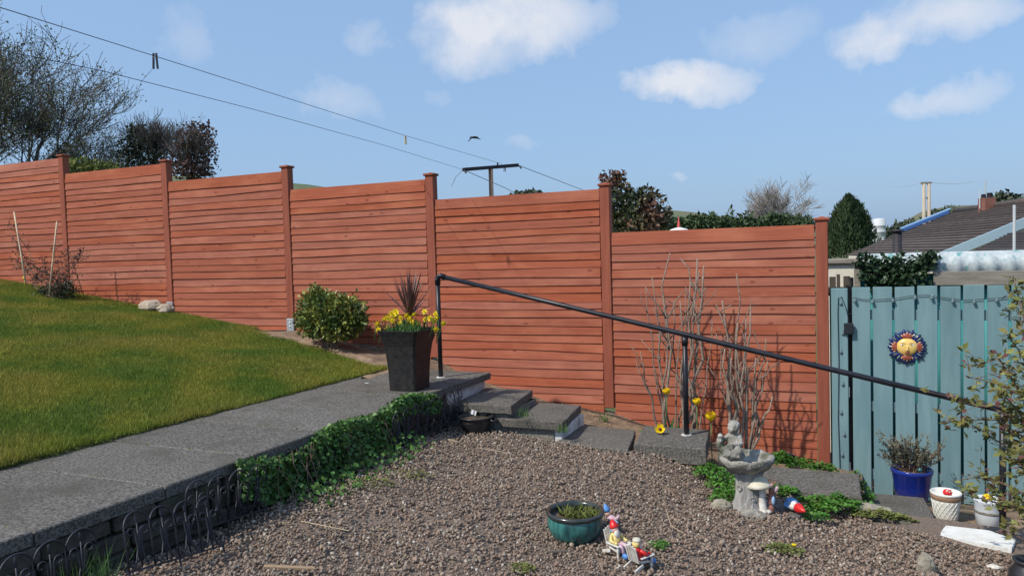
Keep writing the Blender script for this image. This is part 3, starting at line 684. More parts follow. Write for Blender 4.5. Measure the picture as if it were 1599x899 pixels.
m = MB(); m.rbox((9.905, .018, .885), (.075, .035, .095), .006); m.build('solar_box', 'solar_black', sl_)

# sun plaque on the gate
SP = FP(1416, 541, .045); su = thing('sun_plaque', 'glazed smiling sun face with dark blue rays hung on the gate', 'wall plaque', tuple(SP))
cx, cy, cz = SP
def pt(r, a, y=0): return (cx + r * cos(a), cy - y, cz + r * sin(a))
m = MB()
for k in range(26):                                  # rays
    a = tau * k / 26 + .05; L_ = .148 if k % 2 else .128; rd2 = random.Random(k); L_ *= rd2.uniform(.94, 1.05)
    m.ball(pt(.062 + L_ * .26, a, .012), (L_ * .34, .011, .0185), 8, 6, Matrix.Rotation(-a, 3, 'Y'))
m.build('ray', 'cobalt', su, True)
m = MB(); m.lathe([(.0, -.002), (.085, -.002), (.092, .010), (.07, .016), (0, .018)], (cx, cy, cz), 32, Matrix.Rotation(pi / 2, 3, 'X')); m.build('back_disc', 'cobalt', su, True)
for k in range(4):
    a = pi / 2 * k
    m = MB(); m.ball(pt(.088, a, .020), (.026, .010, .040), 10, 6, Matrix.Rotation(-a, 3, 'Y')); f = m.build('petal_fan', 'maroon', su, True)
    m = MB()
    for j in range(5):
        b = a + (j - 2) * .20; m.ball(pt(.112 - abs(j - 2) * .006, b, .018), (.012, .007, .0065), 8, 5, Matrix.Rotation(-b, 3, 'Y'))
    m.build('petal_tip', 'gold_paint', f, True)
    m = MB()
    for j in (-1, 1):
        b = a + j * .62; m.ball(pt(.108, b, .016), (.024, .008, .0085), 8, 5, Matrix.Rotation(-b, 3, 'Y'))
    m.build('leaf', 'sage', su, True)
m = MB(); m.ball((cx, cy - .018, cz), (.080, .032, .074), 28, 16); fc = m.build('face', 'face_yellow', su, True)
m = MB(); m.ball((cx + .002, cy - .050, cz - .005), (.009, .012, .024), 10, 8); m.ball((cx + .001, cy - .052, cz - .021), (.014, .008, .008), 10, 6); m.build('nose', 'face_yellow', fc, True)
for sgn in (-1, 1):
    m = MB(); m.ball((cx + sgn * .033, cy - .040, cz + .018), (.020, .006, .0105), 12, 6); e = m.build('eye', 'eye_white', fc, True)
    m = MB(); m.ball((cx + sgn * .033 - .001, cy - .045, cz + .017), (.008, .003, .008), 8, 6); m.build('iris', 'slate', e, True)
    m = MB(); m.tube([(cx + sgn * .012, cy - .049, cz + .028), (cx + sgn * .033, cy - .045, cz + .036), (cx + sgn * .054, cy - .037, cz + .029)], .0022, 5); m.build('brow', 'maroon', fc, True)
    m = MB(); m.ball((cx + sgn * .045, cy - .034, cz - .024), (.012, .007, .012), 10, 6); m.build('cheek', 'red_paint', fc, True)
m = MB(); m.ball((cx, cy - .045, cz - .041), (.020, .006, .0055), 12, 6); m.ball((cx, cy - .043, cz - .049), (.015, .006, .006), 12, 6); m.build('mouth', 'maroon', fc, True)

# ------------------------------------------------------------------ handrail
hr = thing('handrail', 'black tubular handrail sloping down beside the steps', 'handrail', (8.7, -1.0, .13))
yA = -1.0
A_, D_ = Vector((6.466, yA, 1.434)), Vector((10.84, -1.055, .450))
m = MB(); m.tube([A_ + (D_ - A_) * t for t in (0.003, .3, .513, .8, 1.01)], .021, 12); m.build('rail', 'black_metal', hr, True)
for x, zb in ((6.466, .49), (8.70, .12), (10.83, -.44)):
    t = (x - A_.x) / (D_.x - A_.x); q = A_.lerp(D_, t)
    m = MB(); m.tube([(x, q.y, zb), (x, q.y, q.z - (.022 if zb < .4 else .05))], .021, 12); p = m.build('post', 'black_metal', hr, True)
    m = MB(); m.tube([(x, q.y, q.z - .085), (x, q.y, q.z - .02)], .026, 12)
    if zb > .4: m.tube([(x, q.y, q.z - .06), (x + .004, q.y, q.z - .02), (x + .03, q.y, q.z - .002), (x + .075, q.y, q.z - .017)], .0265, 12)
    m.build('bracket', 'black_metal', p, True)
    m = MB(); m.lathe([(.0, 0), (.045, 0), (.038, .006), (0.025, .008)], (x, q.y, zb + (.006 if zb > 0 else .004)), 14); m.build('foot_mortar', 'white_block', p, True)

# ------------------------------------------------------------------ plants helpers
def stems(m, pts, r0, r1, n=6):
    k = len(pts); m.tube(pts, [r0 + (r1 - r0) * i / (k - 1) for i in range(k)], n)
def wob(a, b, k, amp, rnd, sag=0):
    a, b = Vector(a), Vector(b); out = [a]; L_ = (b - a).length
    for i in range(1, k):
        t = i / k; p = a.lerp(b, t); p += Vector((rnd.gauss(0, 1), rnd.gauss(0, 1), rnd.gauss(0, .6))) * amp * L_; p.z -= sag * 4 * t * (1 - t) * L_; out.append(p)
    return out + [b]

# tall flared planter on the path end with a cordyline and daffodils
PB = Vector((6.50, -1.60, ZP + .004))
pr_ = [(.125, 0), (.127, .06), (.131, .16), (.139, .27), (.152, .37), (.174, .45), (.194, .50), (.186, .503), (.166, .48), (.150, .44), (.02, .44)]
pot = thing('tall_planter', 'tall flared square black planter with daffodils on the path end', 'planter', tuple(PB))
m = MB(); n = 4; vs = []
for (h, z) in pr_:
    b = h * .10
    for (sx_, sy_) in ((-1, -1), (1, -1), (1, 1), (-1, 1)):
        pa, pb_ = (sx_ * (h - b), sy_ * h), (sx_ * h, sy_ * (h - b))
        for q in ((pa, pb_) if sx_ * sy_ > 0 and False else ((pb_, pa) if (sx_, sy_) in ((-1, -1), (1, 1)) else (pa, pb_))): vs.append((PB.x + q[0], PB.y + q[1], PB.z + z))
k = 8; fs = [tuple(range(7, -1, -1)), tuple(range((len(pr_) - 1) * 8, len(pr_) * 8))]
for a in range(len(pr_) - 1):
    for i in range(8): fs.append((a * 8 + i, a * 8 + (i + 1) % 8, a * 8 + 8 + (i + 1) % 8, a * 8 + 8 + i))
m.add(vs, fs); m.build('pot', 'planter_black', pot)
m = MB(); m.ball((PB.x, PB.y, PB.z + .43), (.145, .145, .045), 12, 6); m.build('soil', 'dark_soil', pot, True)
rp = random.Random(8)
cb = PB + Vector((.01, .02, .46))
co = thing('cordyline', 'spiky reddish-brown cordyline growing from the tall planter', 'plant', tuple(cb))
m = MB(); m.tube([cb, cb + Vector((0, 0, .08)), cb + Vector((0, 0, .15))], [.022, .026, .03], 8); m.build('stem', 'cordyline_base', co, True)
m = MB()
for k in range(52):
    a = rp.uniform(0, tau); ti = abs(rp.gauss(0, .6)); ti = min(ti, 1.2); L_ = rp.uniform(.34, .46) * (1.0 if ti < .8 else .85)
    d = Vector((cos(a) * sin(ti), sin(a) * sin(ti), cos(ti))); s = d.cross(Vector((0, 0, 1))).normalized() if ti > .02 else Vector((1, 0, 0)); nn = s.cross(d)
    b0 = cb + Vector((0, 0, .14)); vs = []; sg = 5
    for i in range(sg + 1):
        t = i / sg; w = .011 * (1 - t ** 2.2) * (.75 + .25 * min(1, t * 5)); p = b0 + d * (L_ * t) + Vector((0, 0, -.10 * L_ * ti * t * t * 1.5))
        vs += [p - s * w, p + nn * (-.003 * (1 - t)), p + s * w]
    fs = []
    for i in range(sg):
        for q in (0, 1): fs.append((i * 3 + q, i * 3 + q + 1, i * 3 + q + 4, i * 3 + q + 3))
    m.add(vs, fs)
m.build('leaf_spray', 'cordyline', co)
dl = MB()
P_ = np.stack([PB.x + rng.uniform(-.15, .15, 260), PB.y + rng.uniform(-.15, .15, 260), np.full(260, PB.z + .455)], 1)
A = np.stack([rng.normal(0, .28, 260), rng.normal(0, .28, 260), np.ones(260)], 1)
V, F = leafmesh(P_, A, rdir(260), .09 + .07 * rng.random(260), .010, .15)
o = npmesh('daffodil_leaves', V, F, 'daffodil_leaf', None); tag(o, 'low tuft of narrow green leaves filling the tall planter', 'leaves', kind='stuff')
def daffodil():
    t = thing('daffodil', 'small yellow daffodil in the tall black planter', 'flower', (0, 0, 0), 'daffodils in the tall planter')
    m = MB(); m.tube([(0, 0, -.13), (.004, 0, -.06), (0, 0, -.01), (0, -.012, 0)], .0028, 5); m.build('stem', 'daffodil_leaf', t, True)
    m = MB()
    for k in range(6):
        a = tau * k / 6; c = Vector((cos(a), -.25, sin(a))); s = Vector((-sin(a), 0, cos(a))); o_ = Vector((0, -.012, 0))
        m.add([o_, o_ + c * .012 + s * .0085, o_ + c * .027, o_ + c * .012 - s * .0085], [(0, 1, 2, 3)])
    m.build('petals', 'yellow_petal', t)
    m = MB(); m.lathe([(.004, 0), (.0065, .008), (.008, .016), (.0105, .020), (.006, .017), (.003, .006)], (0, -.013, 0), 10, Matrix.Rotation(pi / 2, 3, 'X')); m.build('trumpet', 'orange_trumpet', t, True)
    return t
df = daffodil(); first = True
for (px, py) in [(598, 497), (594, 514), (587, 505), (607, 494), (612, 489), (616, 492), (619, 486), (622, 490), (615, 498), (626, 504), (629, 494), (634, 491), (637, 496), (642, 493), (645, 489), (640, 500), (652, 502), (656, 504), (648, 503), (665, 487), (666, 499), (672, 497), (676, 500), (679, 495), (684, 490), (681, 512), (690, 504), (603, 512)]:
    p = FP(px, py, PB.y + rp.uniform(-.13, .10)); rot = (rp.uniform(-.3, .5), rp.uniform(-.3, .3), rp.uniform(-.9, 1.3)); sc = rp.uniform(.95, 1.3)
    if first: df.location = p; df.rotation_euler = rot; df.scale = (sc,) * 3; first = False
    else: dup(df, p, rot, (sc,) * 3)

# variegated bush against the fence
bb = Vector((4.80, -.42, .66)); bu = thing('evergreen_bush', 'rounded yellow-green evergreen bush against the fence', 'bush', tuple(bb))
m = MB()
for k in range(22):
    a = rp.uniform(0, tau); q = bb + Vector((cos(a) * rp.uniform(.05, .3), sin(a) * rp.uniform(.03, .2), rp.uniform(.2, .5)))
    stems(m, wob(bb + Vector((cos(a) * .06, sin(a) * .05, -.05)), q, 3, .04, rp), .007, .003, 4)
m.build('stems', 'stem', bu)
leafball('foliage', 'bush_leaf', bu, [((4.80, -.42, .98), (.34, .28, .24)), ((4.66, -.42, 1.10), (.22, .2, .18)), ((5.0, -.42, 1.02), (.21, .2, .20)), ((4.62, -.42, 1.22), (.09, .09, .12)), ((4.98, -.44, .90), (.19, .2, .14)), ((4.56, -.42, .92), (.15, .17, .14)), ((5.18, -.42, .95), (.07, .1, .06))], 4600, .052, .52, .9, .55, .25)

# ivy hanging over the path edge
iv = thing('ivy', 'green ivy spilling over the path edge and down the wall', 'ivy', (6.85, -2.8, .1))
def ivy_cloud(n, y0, y1, zf, xf, ln):
    y = rng.uniform(y0, y1, n); z = zf(y, n); x = xf(y, z, n)
    P = np.stack([x, y, z], 1); A = rdir(n) * .7 + np.array([.5, -.1, -.45]); Nn = np.array([.8, -.25, .55]) + rdir(n) * .55
    L_ = ln * (.6 + .8 * rng.random(n)); return leafmesh(P, A, Nn, L_, L_ * .95, .12)
def topz(y): return .468 + .05 * np.sin(y * 5.1) * np.sin(y * 2.3) + .03
V1, F1 = ivy_cloud(4200, -3.85, -1.72, lambda y, n: topz(y) - (.06 + .27 * np.clip((-y - 2.0) / .7, .25, 1)) * rng.random(n) ** 1.1 * (1 - .4 * np.clip((-y - 3.5) / .35, 0, 1)),
                   lambda y, z, n: 6.79 + (y + 1) * .028 + .012 + .055 * rng.random(n) + .025 * np.sin(y * 6) * (z < .45) + .09 * (.5 - z) * rng.random(n), .026)
V2, F2 = ivy_cloud(600, -3.2, -1.72, lambda y, n: topz(y) + .02 * rng.random(n), lambda y, z, n: 6.79 + (y + 1) * .028 - .06 * rng.random(n) ** 2 + .05, .026)
V3, F3 = ivy_cloud(500, -3.5, -2.2, lambda y, n: grav_z(6.95 + 0 * y, y) + .12 * rng.random(n) ** 2, lambda y, z, n: 6.84 + .22 * rng.random(n) ** 1.5, .03)
V = np.concatenate([V1, V2, V3]); F = np.concatenate([F1, F2 + len(V1), F3 + len(V1) + len(V2)])
npmesh('leaves', V, F, 'ivy', iv)
m = MB()
for k in range(26):
    y = rp.uniform(-3.6, -1.6); stems(m, wob((pe(y) + .05, y, .46), (pe(y) + .09 + rp.uniform(0, .05), y + rp.uniform(-.12, .12), gz((7, y)) + .01), 4, .05, rp), .0035, .002, 4)
m.build('stems', 'shrub_wood', iv)['kind'] = 'stuff'

# ------------------------------------------------------------------ little wire border fences
def border_fence(label, n=4, pitch=.125, h=.235):
    t = thing('border_fence', label, 'border fence', (0, 0, 0), 'black wire border fences along the path wall')
    r = .0046
    def arc(c, R, a0, a1, k=12): return [(c[0] + R * cos(a0 + (a1 - a0) * i / k), 0, c[1] + R * sin(a0 + (a1 - a0) * i / k)) for i in range(k + 1)]
    def scroll(c, R, a0, turns, sgn=1, k=14): return [(c[0] + R * (1 - .62 * i / k) * cos(a0 + sgn * tau * turns * i / k), 0, c[1] + R * (1 - .62 * i / k) * sin(a0 + sgn * tau * turns * i / k)) for i in range(k + 1)]
    m = MB(); m.box((n * pitch / 2, 0, .0), (n * pitch + .01, .006, .009)); m.build('rail', 'border_metal', t)
    for i in range(n):
        x = i * pitch; R = pitch / 2; m = MB()
        m.tube([(x, 0, .0), (x, 0, h - R)] + arc((x + R, h - R), R, pi, 0)[1:] + [(x + pitch, 0, h - R * 1.3)], r, 5)
        cxm = x + R
        for s in (-1, 1):                                         # double curves that sweep up and out into scrolls
            m.tube([(cxm + s * .006, 0, .04), (cxm + s * .010, 0, .09), (cxm + s * .014, 0, .13)] + scroll((cxm + s * .038, h - R * 1.05 - .018), .024, pi if s > 0 else 0, .8, -1 if s > 0 else 1), r * .9, 5)
            m.tube([(cxm + s * .010, 0, .09), (cxm + s * .022, 0, .045), (cxm + s * .036, 0, .012)] + scroll((cxm + s * .043, .032), .017, -pi / 2, .7, 1 if s > 0 else -1)[1:], r * .85, 5)
        m.tube([(cxm, 0, .005), (cxm, 0, h - .05)], r * .8, 5)
        a = m.build('arch', 'border_metal', t, True)
        m = MB(); m.ball((cxm, 0, h - .032), (.0085, .005, .021), 8, 6); m.build('finial', 'border_metal', a, True)
    for x in (0, n * pitch / 2, n * pitch):
        m = MB(); m.add([(x - .006, -.002, 0), (x + .006, -.002, 0), (x, -.002, -.10), (x - .006, .002, 0), (x + .006, .002, 0), (x, .002, -.10)], [(0, 1, 2)[::-1], (3, 4, 5), (0, 1, 4, 3), (1, 2, 5, 4), (2, 0, 3, 5)]); m.build('spike', 'border_metal', t)
    return t
def place_bf(t, a, b, lean):                       # bottom rail from a to b, leaning back by lean
    a, b = Vector(a), Vector(b); u = (b - a).normalized(); nrm = Vector((u.y, -u.x, 0)).normalized()   # towards the viewer
    up = u.cross(-nrm); up = (Vector((0, 0, 1)) - u * u.z).normalized(); up = (up * cos(lean) - nrm * sin(lean)).normalized()
    yv = up.cross(u); Mx = Matrix((u, yv, up)).transposed().to_4x4(); Mx.translation = a
    t.matrix_world = Mx
bf = border_fence('black wire border fence leaning back towards the wall, nearest whole section', 4, .138, .25)
place_bf(bf, (6.985, -4.72, .285), (6.97, -4.17, .195), .30)
def bfcopy(label, a, b, lean):
    t = dup(bf, a, label=label); place_bf(t, a, b, lean); return t
bfcopy('black wire border fence section half under the ivy, behind the leaning one', (6.80, -4.25, .26), (6.82, -3.70, .21), .03)
bfcopy('black wire border fence section cut off by the lower left corner', (6.88, -5.32, .25), (6.86, -4.78, .25), .05)
bfcopy('black wire border fence section just beyond the ivy', (6.87, -2.44, .23), (6.87, -1.90, .235), .03)
bfcopy('black wire border fence section ending at the steps beside the black tub', (6.86, -1.90, .235), (6.86, -1.37, .235), .0)

# tuft of blades at the wall foot
o = blades('wall_foot_grass', 'daffodil_leaf', 6.82 + .12 * rng.random(160), -4.72 - .2 * rng.random(160), np.full(160, .22), .08 + .12 * rng.random(160), np.full(160, .004), .5); tag(o, 'tuft of long thin grass at the foot of the wall', 'grass')

# ------------------------------------------------------------------ black tub, bowl and pots
c = GG(744, 673)
tb = thing('black_tub', 'shallow black plastic tub with a white plant tag by the steps', 'tub', tuple(c))
m = MB(); m.lathe([(.095, 0), (.115, .02), (.132, .09), (.138, .118), (.148, .120), (.150, .128), (.140, .132), (.130, .122), (.124, .10), (.02, .10)], tuple(c), 36); m.build('tub', 'basin_black', tb, True)
m = MB(); m.ball((c.x, c.y, c.z + .092), (.128, .128, .022), 18, 6, jit=.1); m.build('soil', 'dark_soil', tb, True)
m = MB(); m.tube([c + Vector((.138, -.03, .11)), c + Vector((.175, -.03, .10)), c + Vector((.18, 0, .095)), c + Vector((.175, .03, .10)), c + Vector((.138, .03, .11))], .010, 8); m.build('handle', 'basin_black', tb, True)
tg = thing('plant_tag', 'white plant tag stuck in the black tub', 'tag', (c.x - .02, c.y - .0, c.z + .11))
m = MB(); m.rbox((c.x - .02, c.y - .0, c.z + .155), (.048, .003, .038), .001, Matrix.Rotation(.25, 3, 'Y')); m.build('label_plate', 'tag_white', tg)
m = MB(); m.box((c.x - .017, c.y, c.z + .11), (.008, .003, .06)); m.box((c.x - .017, c.y - .0035, c.z + .155), (.007, .002, .036), Matrix.Rotation(.25, 3, 'Y')); m.build('stake', 'slate', tg)

c = GG(899, 838); c.z -= .008
bw = thing('glazed_bowl', 'wide teal glazed bowl with dark rim on the gravel', 'bowl planter', tuple(c))
m = MB(); m.lathe([(.100, 0), (.118, .008), (.146, .045), (.158, .085), (.156, .118), (.150, .138)], tuple(c), 48); m.build('body', 'teal_glaze', bw, True)
m = MB(); m.lathe([(.1495, .136), (.160, .141), (.166, .152), (.163, .163), (.150, .166), (.140, .158), (.137, .140), (.138, .115), (.02, .112)], tuple(c), 48); m.build('rim', 'dark_glaze', bw, True)
m = MB(); m.ball((c.x, c.y, c.z + .112), (.134, .134, .016), 18, 6, jit=.12); m.build('soil', 'dark_soil', bw, True)
n = 420; a = rng.random(n) * tau; r_ = .10 * np.sqrt(rng.random(n)); P_ = np.stack([c.x + .02 + r_ * np.cos(a), c.y + .02 + r_ * np.sin(a), np.full(n, c.z + .118)], 1)
V, F = leafmesh(P_, np.stack([rng.normal(0, .7, n), rng.normal(0, .7, n), .7 * np.ones(n)], 1), rdir(n), .035 + .04 * rng.random(n), .006 + .006 * rng.random(n))
o = npmesh('weeds', V, F, 'moss'); tag(o, 'scrappy green and dry weeds growing in the teal bowl', 'weeds', kind='stuff')

c = FP(1424, 792, -.42); c.z = -.44
bp_ = thing('blue_pot', 'bright cobalt blue glazed pot standing before the gate', 'pot', tuple(c))
m = MB(); m.lathe([(.100, 0), (.106, .006), (.128, .13), (.142, .235), (.150, .245), (.152, .268), (.146, .276), (.134, .270), (.130, .235), (.02, .232)], tuple(c), 44); m.build('body', 'blue_glaze', bp_, True)
m = MB(); m.ball((c.x, c.y, c.z + .235), (.128, .128, .02), 16, 6, jit=.1); m.build('soil', 'soil', bp_, True)
hb = thing('potted_shrub', 'wispy grey-green half-dry shrub in the blue pot', 'shrub', (c.x, c.y, c.z + .24))
m = MB(); LP = []
for k in range(64):
    a = rp.uniform(0, tau); sp = rp.uniform(.02, .25); hgt = rp.uniform(.12, .30)
    e = Vector((c.x - .02 + cos(a) * sp * 1.15, c.y + sin(a) * sp * .8, c.z + .24 + hgt)); pts = wob((c.x + cos(a) * .03, c.y + sin(a) * .03, c.z + .23), e, 4, .05, rp, .02); stems(m, pts, .004, .0015, 4)
    for j in range(34):
        t = rp.uniform(.35, 1) ** .7 * 3.999; q = int(t); LP.append(tuple(pts[q].lerp(pts[q + 1], t - q) + Vector((rp.gauss(0, .007), rp.gauss(0, .007), rp.gauss(0, .007)))))
m.build('stems', 'shrub_wood', hb)
P_ = np.array(LP); V, F = leafmesh(P_, rdir(len(P_)) + np.array([0, 0, .8]), rdir(len(P_)), .026, .010); npmesh('foliage', V, F, 'dry_leaf', hb)
m = MB(); q = c + Vector((.045, -.13, .30)); m.ball(q, (.017, .017, .017), 12, 8); m.tube([q - Vector((0, 0, .06)), q], .003, 5)
one(m, 'glass_ornament', 'teal_glaze', 'small pale teal glass ball stuck in the blue pot', 'ornament', smooth=True, base=q)

c = FP(1477, 806, -.78); c.z = -.43
wp = thing('white_pot', 'white lattice-patterned pot with a bronze band', 'pot', tuple(c))
m = MB(); m.lathe([(.070, 0), (.074, .005), (.086, .10), (.094, .155)], tuple(c), 40); m.build('body', 'white_glaze', wp, True)
m = MB(); m.lathe([(.0945, .156), (.0985, .162), (.1005, .186), (.097, .190)], tuple(c), 40); m.build('band', 'bronze_band', wp, True)
m = MB(); m.lathe([(.0965, .190), (.102, .196), (.103, .206), (.098, .210), (.090, .205), (.086, .17), (.02, .165)], tuple(c), 40); m.build('rim', 'white_glaze', wp, True)
m = MB()
for k in range(18):
    for s in (-1, 1):
        pts = []
        for i in range(7):
            t = i / 6; z = .01 + .14 * t; r_ = .0745 + .0195 * t; a = tau * k / 18 + s * t * .95; pts.append((c.x + r_ * cos(a), c.y + r_ * sin(a), c.z + z))
        m.tube(pts, .0026, 4)
m.build('lattice', 'white_glaze', wp, True)
q = c + Vector((.01, -.01, .205)); lb = thing('ladybird_ornament', 'red spotted ladybird ornament in the white lattice pot', 'ornament', tuple(q))
m = MB(); m.ball(q, (.032, .030, .026), 16, 10); m.build('shell', 'red_paint', lb, True)
m = MB()
for a, e in ((.5, .7), (1.9, .6), (-1.2, .5), (-1.9, .75), (-.4, .45), (-1.55, 1.1)): m.ball(q + Vector((.031 * cos(a) * cos(e), .029 * sin(a) * cos(e), .0255 * sin(e))), .006, 8, 6)
m.build('spot', 'white_gloss', lb, True)
m = MB(); m.tube([q - Vector((0, 0, .12)), q], .003, 5); m.build('stick', 'slate', lb)

c = FP(1543, 812, -.80); c.z = -.43
w2 = thing('pale_pot', 'pale grey-white tapered pot half hidden by the leafy shrub', 'pot', tuple(c))
m = MB(); m.lathe([(.070, 0), (.075, .004), (.084, .09), (.088, .165), (.092, .175), (.093, .19), (.086, .19), (.080, .16), (.02, .15)], tuple(c), 36); m.build('body', 'pale_pot', w2, True)
m = MB(); m.lathe([(.0835, .088), (.087, .092), (.0875, .106), (.085, .110)], tuple(c), 36); m.build('band', 'slab_side', w2, True)
q = c + Vector((-.01, -.03, .205)); m = MB()
for k in range(9): m.ball(q + Vector((cos(k * .7) * .014, sin(k * .7) * .014, (k % 3) * .009 - .008)), .016, 8, 6, jit=.1, seed=k)
m.tube([q - Vector((0, 0, .08)), q], .003, 5)
one(m, 'yellow_ornament', 'tulip_petal', 'lemon yellow ball ornament in the pale pot', 'ornament', smooth=True, base=q)

# black glossy pot at the lower right corner
c = GG(1606, 912); c.z -= .05
bl = thing('glossy_black_pot', 'glossy black rounded pot cut off by the lower right corner', 'pot', tuple(c))
m = MB(); m.lathe([(.05, 0), (.075, .015), (.096, .07), (.09, .12), (.066, .155), (.062, .165), (.072, .175), (.074, .185), (.06, .185), (.052, .16), (.01, .14)], tuple(c), 36); m.build('body', 'basin_black', bl, True)
m = MB(); m.ball((c.x, c.y, c.z + .145), (.05, .05, .01), 10, 5); m.build('soil', 'dark_soil', bl)

# ------------------------------------------------------------------ bird bath with seated stone figure
def remesh(o, vox, sm=3):
    r = o.modifiers.new('remesh', 'REMESH'); r.mode = 'VOXEL'; r.voxel_size = vox; r.use_smooth_shade = True
    s = o.modifiers.new('smooth', 'SMOOTH'); s.iterations = sm; s.factor = .5
c = Vector((9.27, -2.02, gz((9.27, -2.02)) - .02)); B0 = c
bb_ = thing('bird_bath', 'weathered stone bird bath on a tree-stump pedestal with a seated figure', 'bird bath', tuple(c))
m = MB(); pr = [(.115, 0), (.118, .02), (.100, .045), (.088, .08), (.080, .14), (.078, .20), (.082, .245), (.094, .275), (.05, .28)]; vs = []; n = 40
m.lathe(pr, tuple(c), n)
rs_ = random.Random(4)
m.v = [(c.x + (v[0] - c.x) * (1 + .07 * sin(math.atan2(v[1] - c.y, v[0] - c.x) * 9 + (v[2] - c.z) * 6) + rs_.uniform(-.02, .02)), c.y + (v[1] - c.y) * (1 + .07 * sin(math.atan2(v[1] - c.y, v[0] - c.x) * 9 + (v[2] - c.z) * 6) + rs_.uniform(-.02, .02)), v[2]) for v in m.v]
ped = m.build('pedestal', 'stump_stone', bb_, True)
m = MB()
for a, z, r_ in ((-2.2, .17, .022), (-1.2, .11, .018), (-.6, .21, .02)): m.lathe([(r_, -.012), (r_, .006), (r_ * .75, .012), (r_ * .5, .004), (.002, .004)], (c.x + .079 * cos(a), c.y + .079 * sin(a), c.z + z), 12, Matrix.Rotation(a, 3, 'Z') @ Matrix.Rotation(pi / 2, 3, 'Y'))
m.build('knot', 'stump_stone', ped, True)
bc_ = c + Vector((-.015, 0, .275))
m = MB(); m.lathe([(.07, -.004), (.11, .004), (.150, .030), (.172, .062), (.176, .085), (.168, .094), (.150, .088), (.130, .062), (.08, .045), (.01, .042)], tuple(bc_), 56)
rs_ = random.Random(9)
m.v = [(v[0] + rs_.uniform(-.0035, .0035), v[1] + rs_.uniform(-.0035, .0035), v[2] + rs_.uniform(-.003, .003) + .006 * sin(math.atan2(v[1] - bc_.y, v[0] - bc_.x) * 7)) for v in m.v]
m.build('basin', 'cast_stone', bb_, True)
f0 = bc_ + Vector((-.085, -.03, .085))            # figure sits on the left of the rim
m = MB()
def cap(m, a, b, r0, r1, k=6):
    a, b = f0 + Vector(a), f0 + Vector(b)
    for i in range(k + 1): t = i / k; m.ball(a.lerp(b, t), r0 + (r1 - r0) * t, 10, 7)
m.ball(f0 + Vector((0, 0, .01)), (.075, .07, .028), 14, 8)                       # rock seat
m.ball(f0 + Vector((.012, .01, .058)), (.042, .038, .048), 12, 8)                # hips and belly
m.ball(f0 + Vector((.015, .008, .100)), (.036, .030, .036), 12, 8)               # chest
m.ball(f0 + Vector((.012, -.004, .160)), (.031, .031, .033), 14, 10)             # head
m.ball(f0 + Vector((.012, -.036, .156)), (.006, .006, .007), 8, 6); m.ball(f0 + Vector((.012, -.028, .145)), (.011, .008, .006), 8, 6)
m.ball(f0 + Vector((.016, .010, .172)), (.033, .032, .028), 12, 8, jit=.08)       # curls
cap(m, (.012, .0, .12), (.012, -.002, .145), .016, .014)
cap(m, (.022, -.004, .05), (.045, -.045, .042), .025, .021); cap(m, (.045, -.045, .042), (-.01, -.066, .026), .020, .014); cap(m, (-.01, -.066, .026), (-.032, -.066, .022), .012, .009)
cap(m, (-.005, -.004, .05), (-.032, -.045, .040), .025, .021); cap(m, (-.032, -.045, .040), (.025, -.066, .020), .020, .014); cap(m, (.025, -.066, .020), (.045, -.066, .017), .012, .009)
cap(m, (.044, .004, .115), (.056, -.012, .078), .014, .012); cap(m, (.056, -.012, .078), (.010, -.044, .078), .012, .009); m.ball(f0 + Vector((.004, -.048, .079)), .010, 8, 6)
cap(m, (-.014, .004, .115), (-.044, -.012, .085), .014, .012); cap(m, (-.044, -.012, .085), (-.05, -.040, .088), .012, .009); m.ball(f0 + Vector((-.05, -.046, .09)), .010, 8, 6)
m.ball(f0 + Vector((-.055, -.030, .075)), (.022, .022, .045), 10, 8)              # little animal held at the side
m.ball(f0 + Vector((-.052, -.036, .118)), .016, 10, 8)
m.v = [tuple(f0 + (Vector(v) - f0) * 1.18) for v in m.v]
fg = m.build('figurine', 'cast_stone', bb_, True); remesh(fg, .0055, 2)

# ------------------------------------------------------------------ mushroom ornament, fallen gnome
c = GG(1193, 800); c.z += .008
mo = thing('mushroom_ornament', 'cream toadstool ornament with a small orange-haired fairy beside the bird bath', 'ornament', tuple(c))
def shroom(x, y, z, h, R, s):
    m = MB(); m.lathe([(s * 1.7, 0), (s * 1.25, h * .15), (s * .9, h * .5), (s * .95, h * .8), (s * .7, h * .86)], (c.x + x, c.y + y, c.z + z), 14); st = m.build('stem', 'white_gloss', mo, True)
    m = MB(); m.lathe([(s * .8, h * .80), (R * .9, h * .77), (R, h * .80), (R * .93, h * .87), (R * .66, h * .98), (R * .3, h * 1.09), (.003, h * 1.14)], (c.x + x, c.y + y, c.z + z), 22, Matrix.Rotation(-.10, 3, 'Y')); m.build('cap', 'mushroom_cap', mo, True)
shroom(-.012, 0, 0, .205, .080, .025); shroom(-.066, -.012, 0, .085, .037, .017)
m = MB()
for k in range(9): a = k * .7; m.ball((c.x + cos(a) * .04, c.y + sin(a) * .035, c.z + .008), (.018, .016, .014), 8, 6, seed=k)
m.build('toes', 'white_gloss', mo, True)
m = MB(); q = c + Vector((.045, .004, .035))
m.ball(q + Vector((0, 0, -.015)), (.018, .018, .03), 10, 8)
m.ball(q + Vector((0, 0, .05)), (.020, .019, .045), 10, 8); m.ball(q + Vector((0, 0, .10)), (.017, .016, .026), 10, 8); fb = m.build('fairy_body', 'brown_paint', mo, True)
m = MB(); m.ball(q + Vector((.012, -.012, .045)), (.012, .012, .03), 8, 6); m.build('apron', 'sky_paint', mo, True)
m = MB(); m.ball(q + Vector((-.004, -.006, .145)), (.021, .021, .022), 12, 8); hd = m.build('fairy_head', 'skin_paint', mo, True)
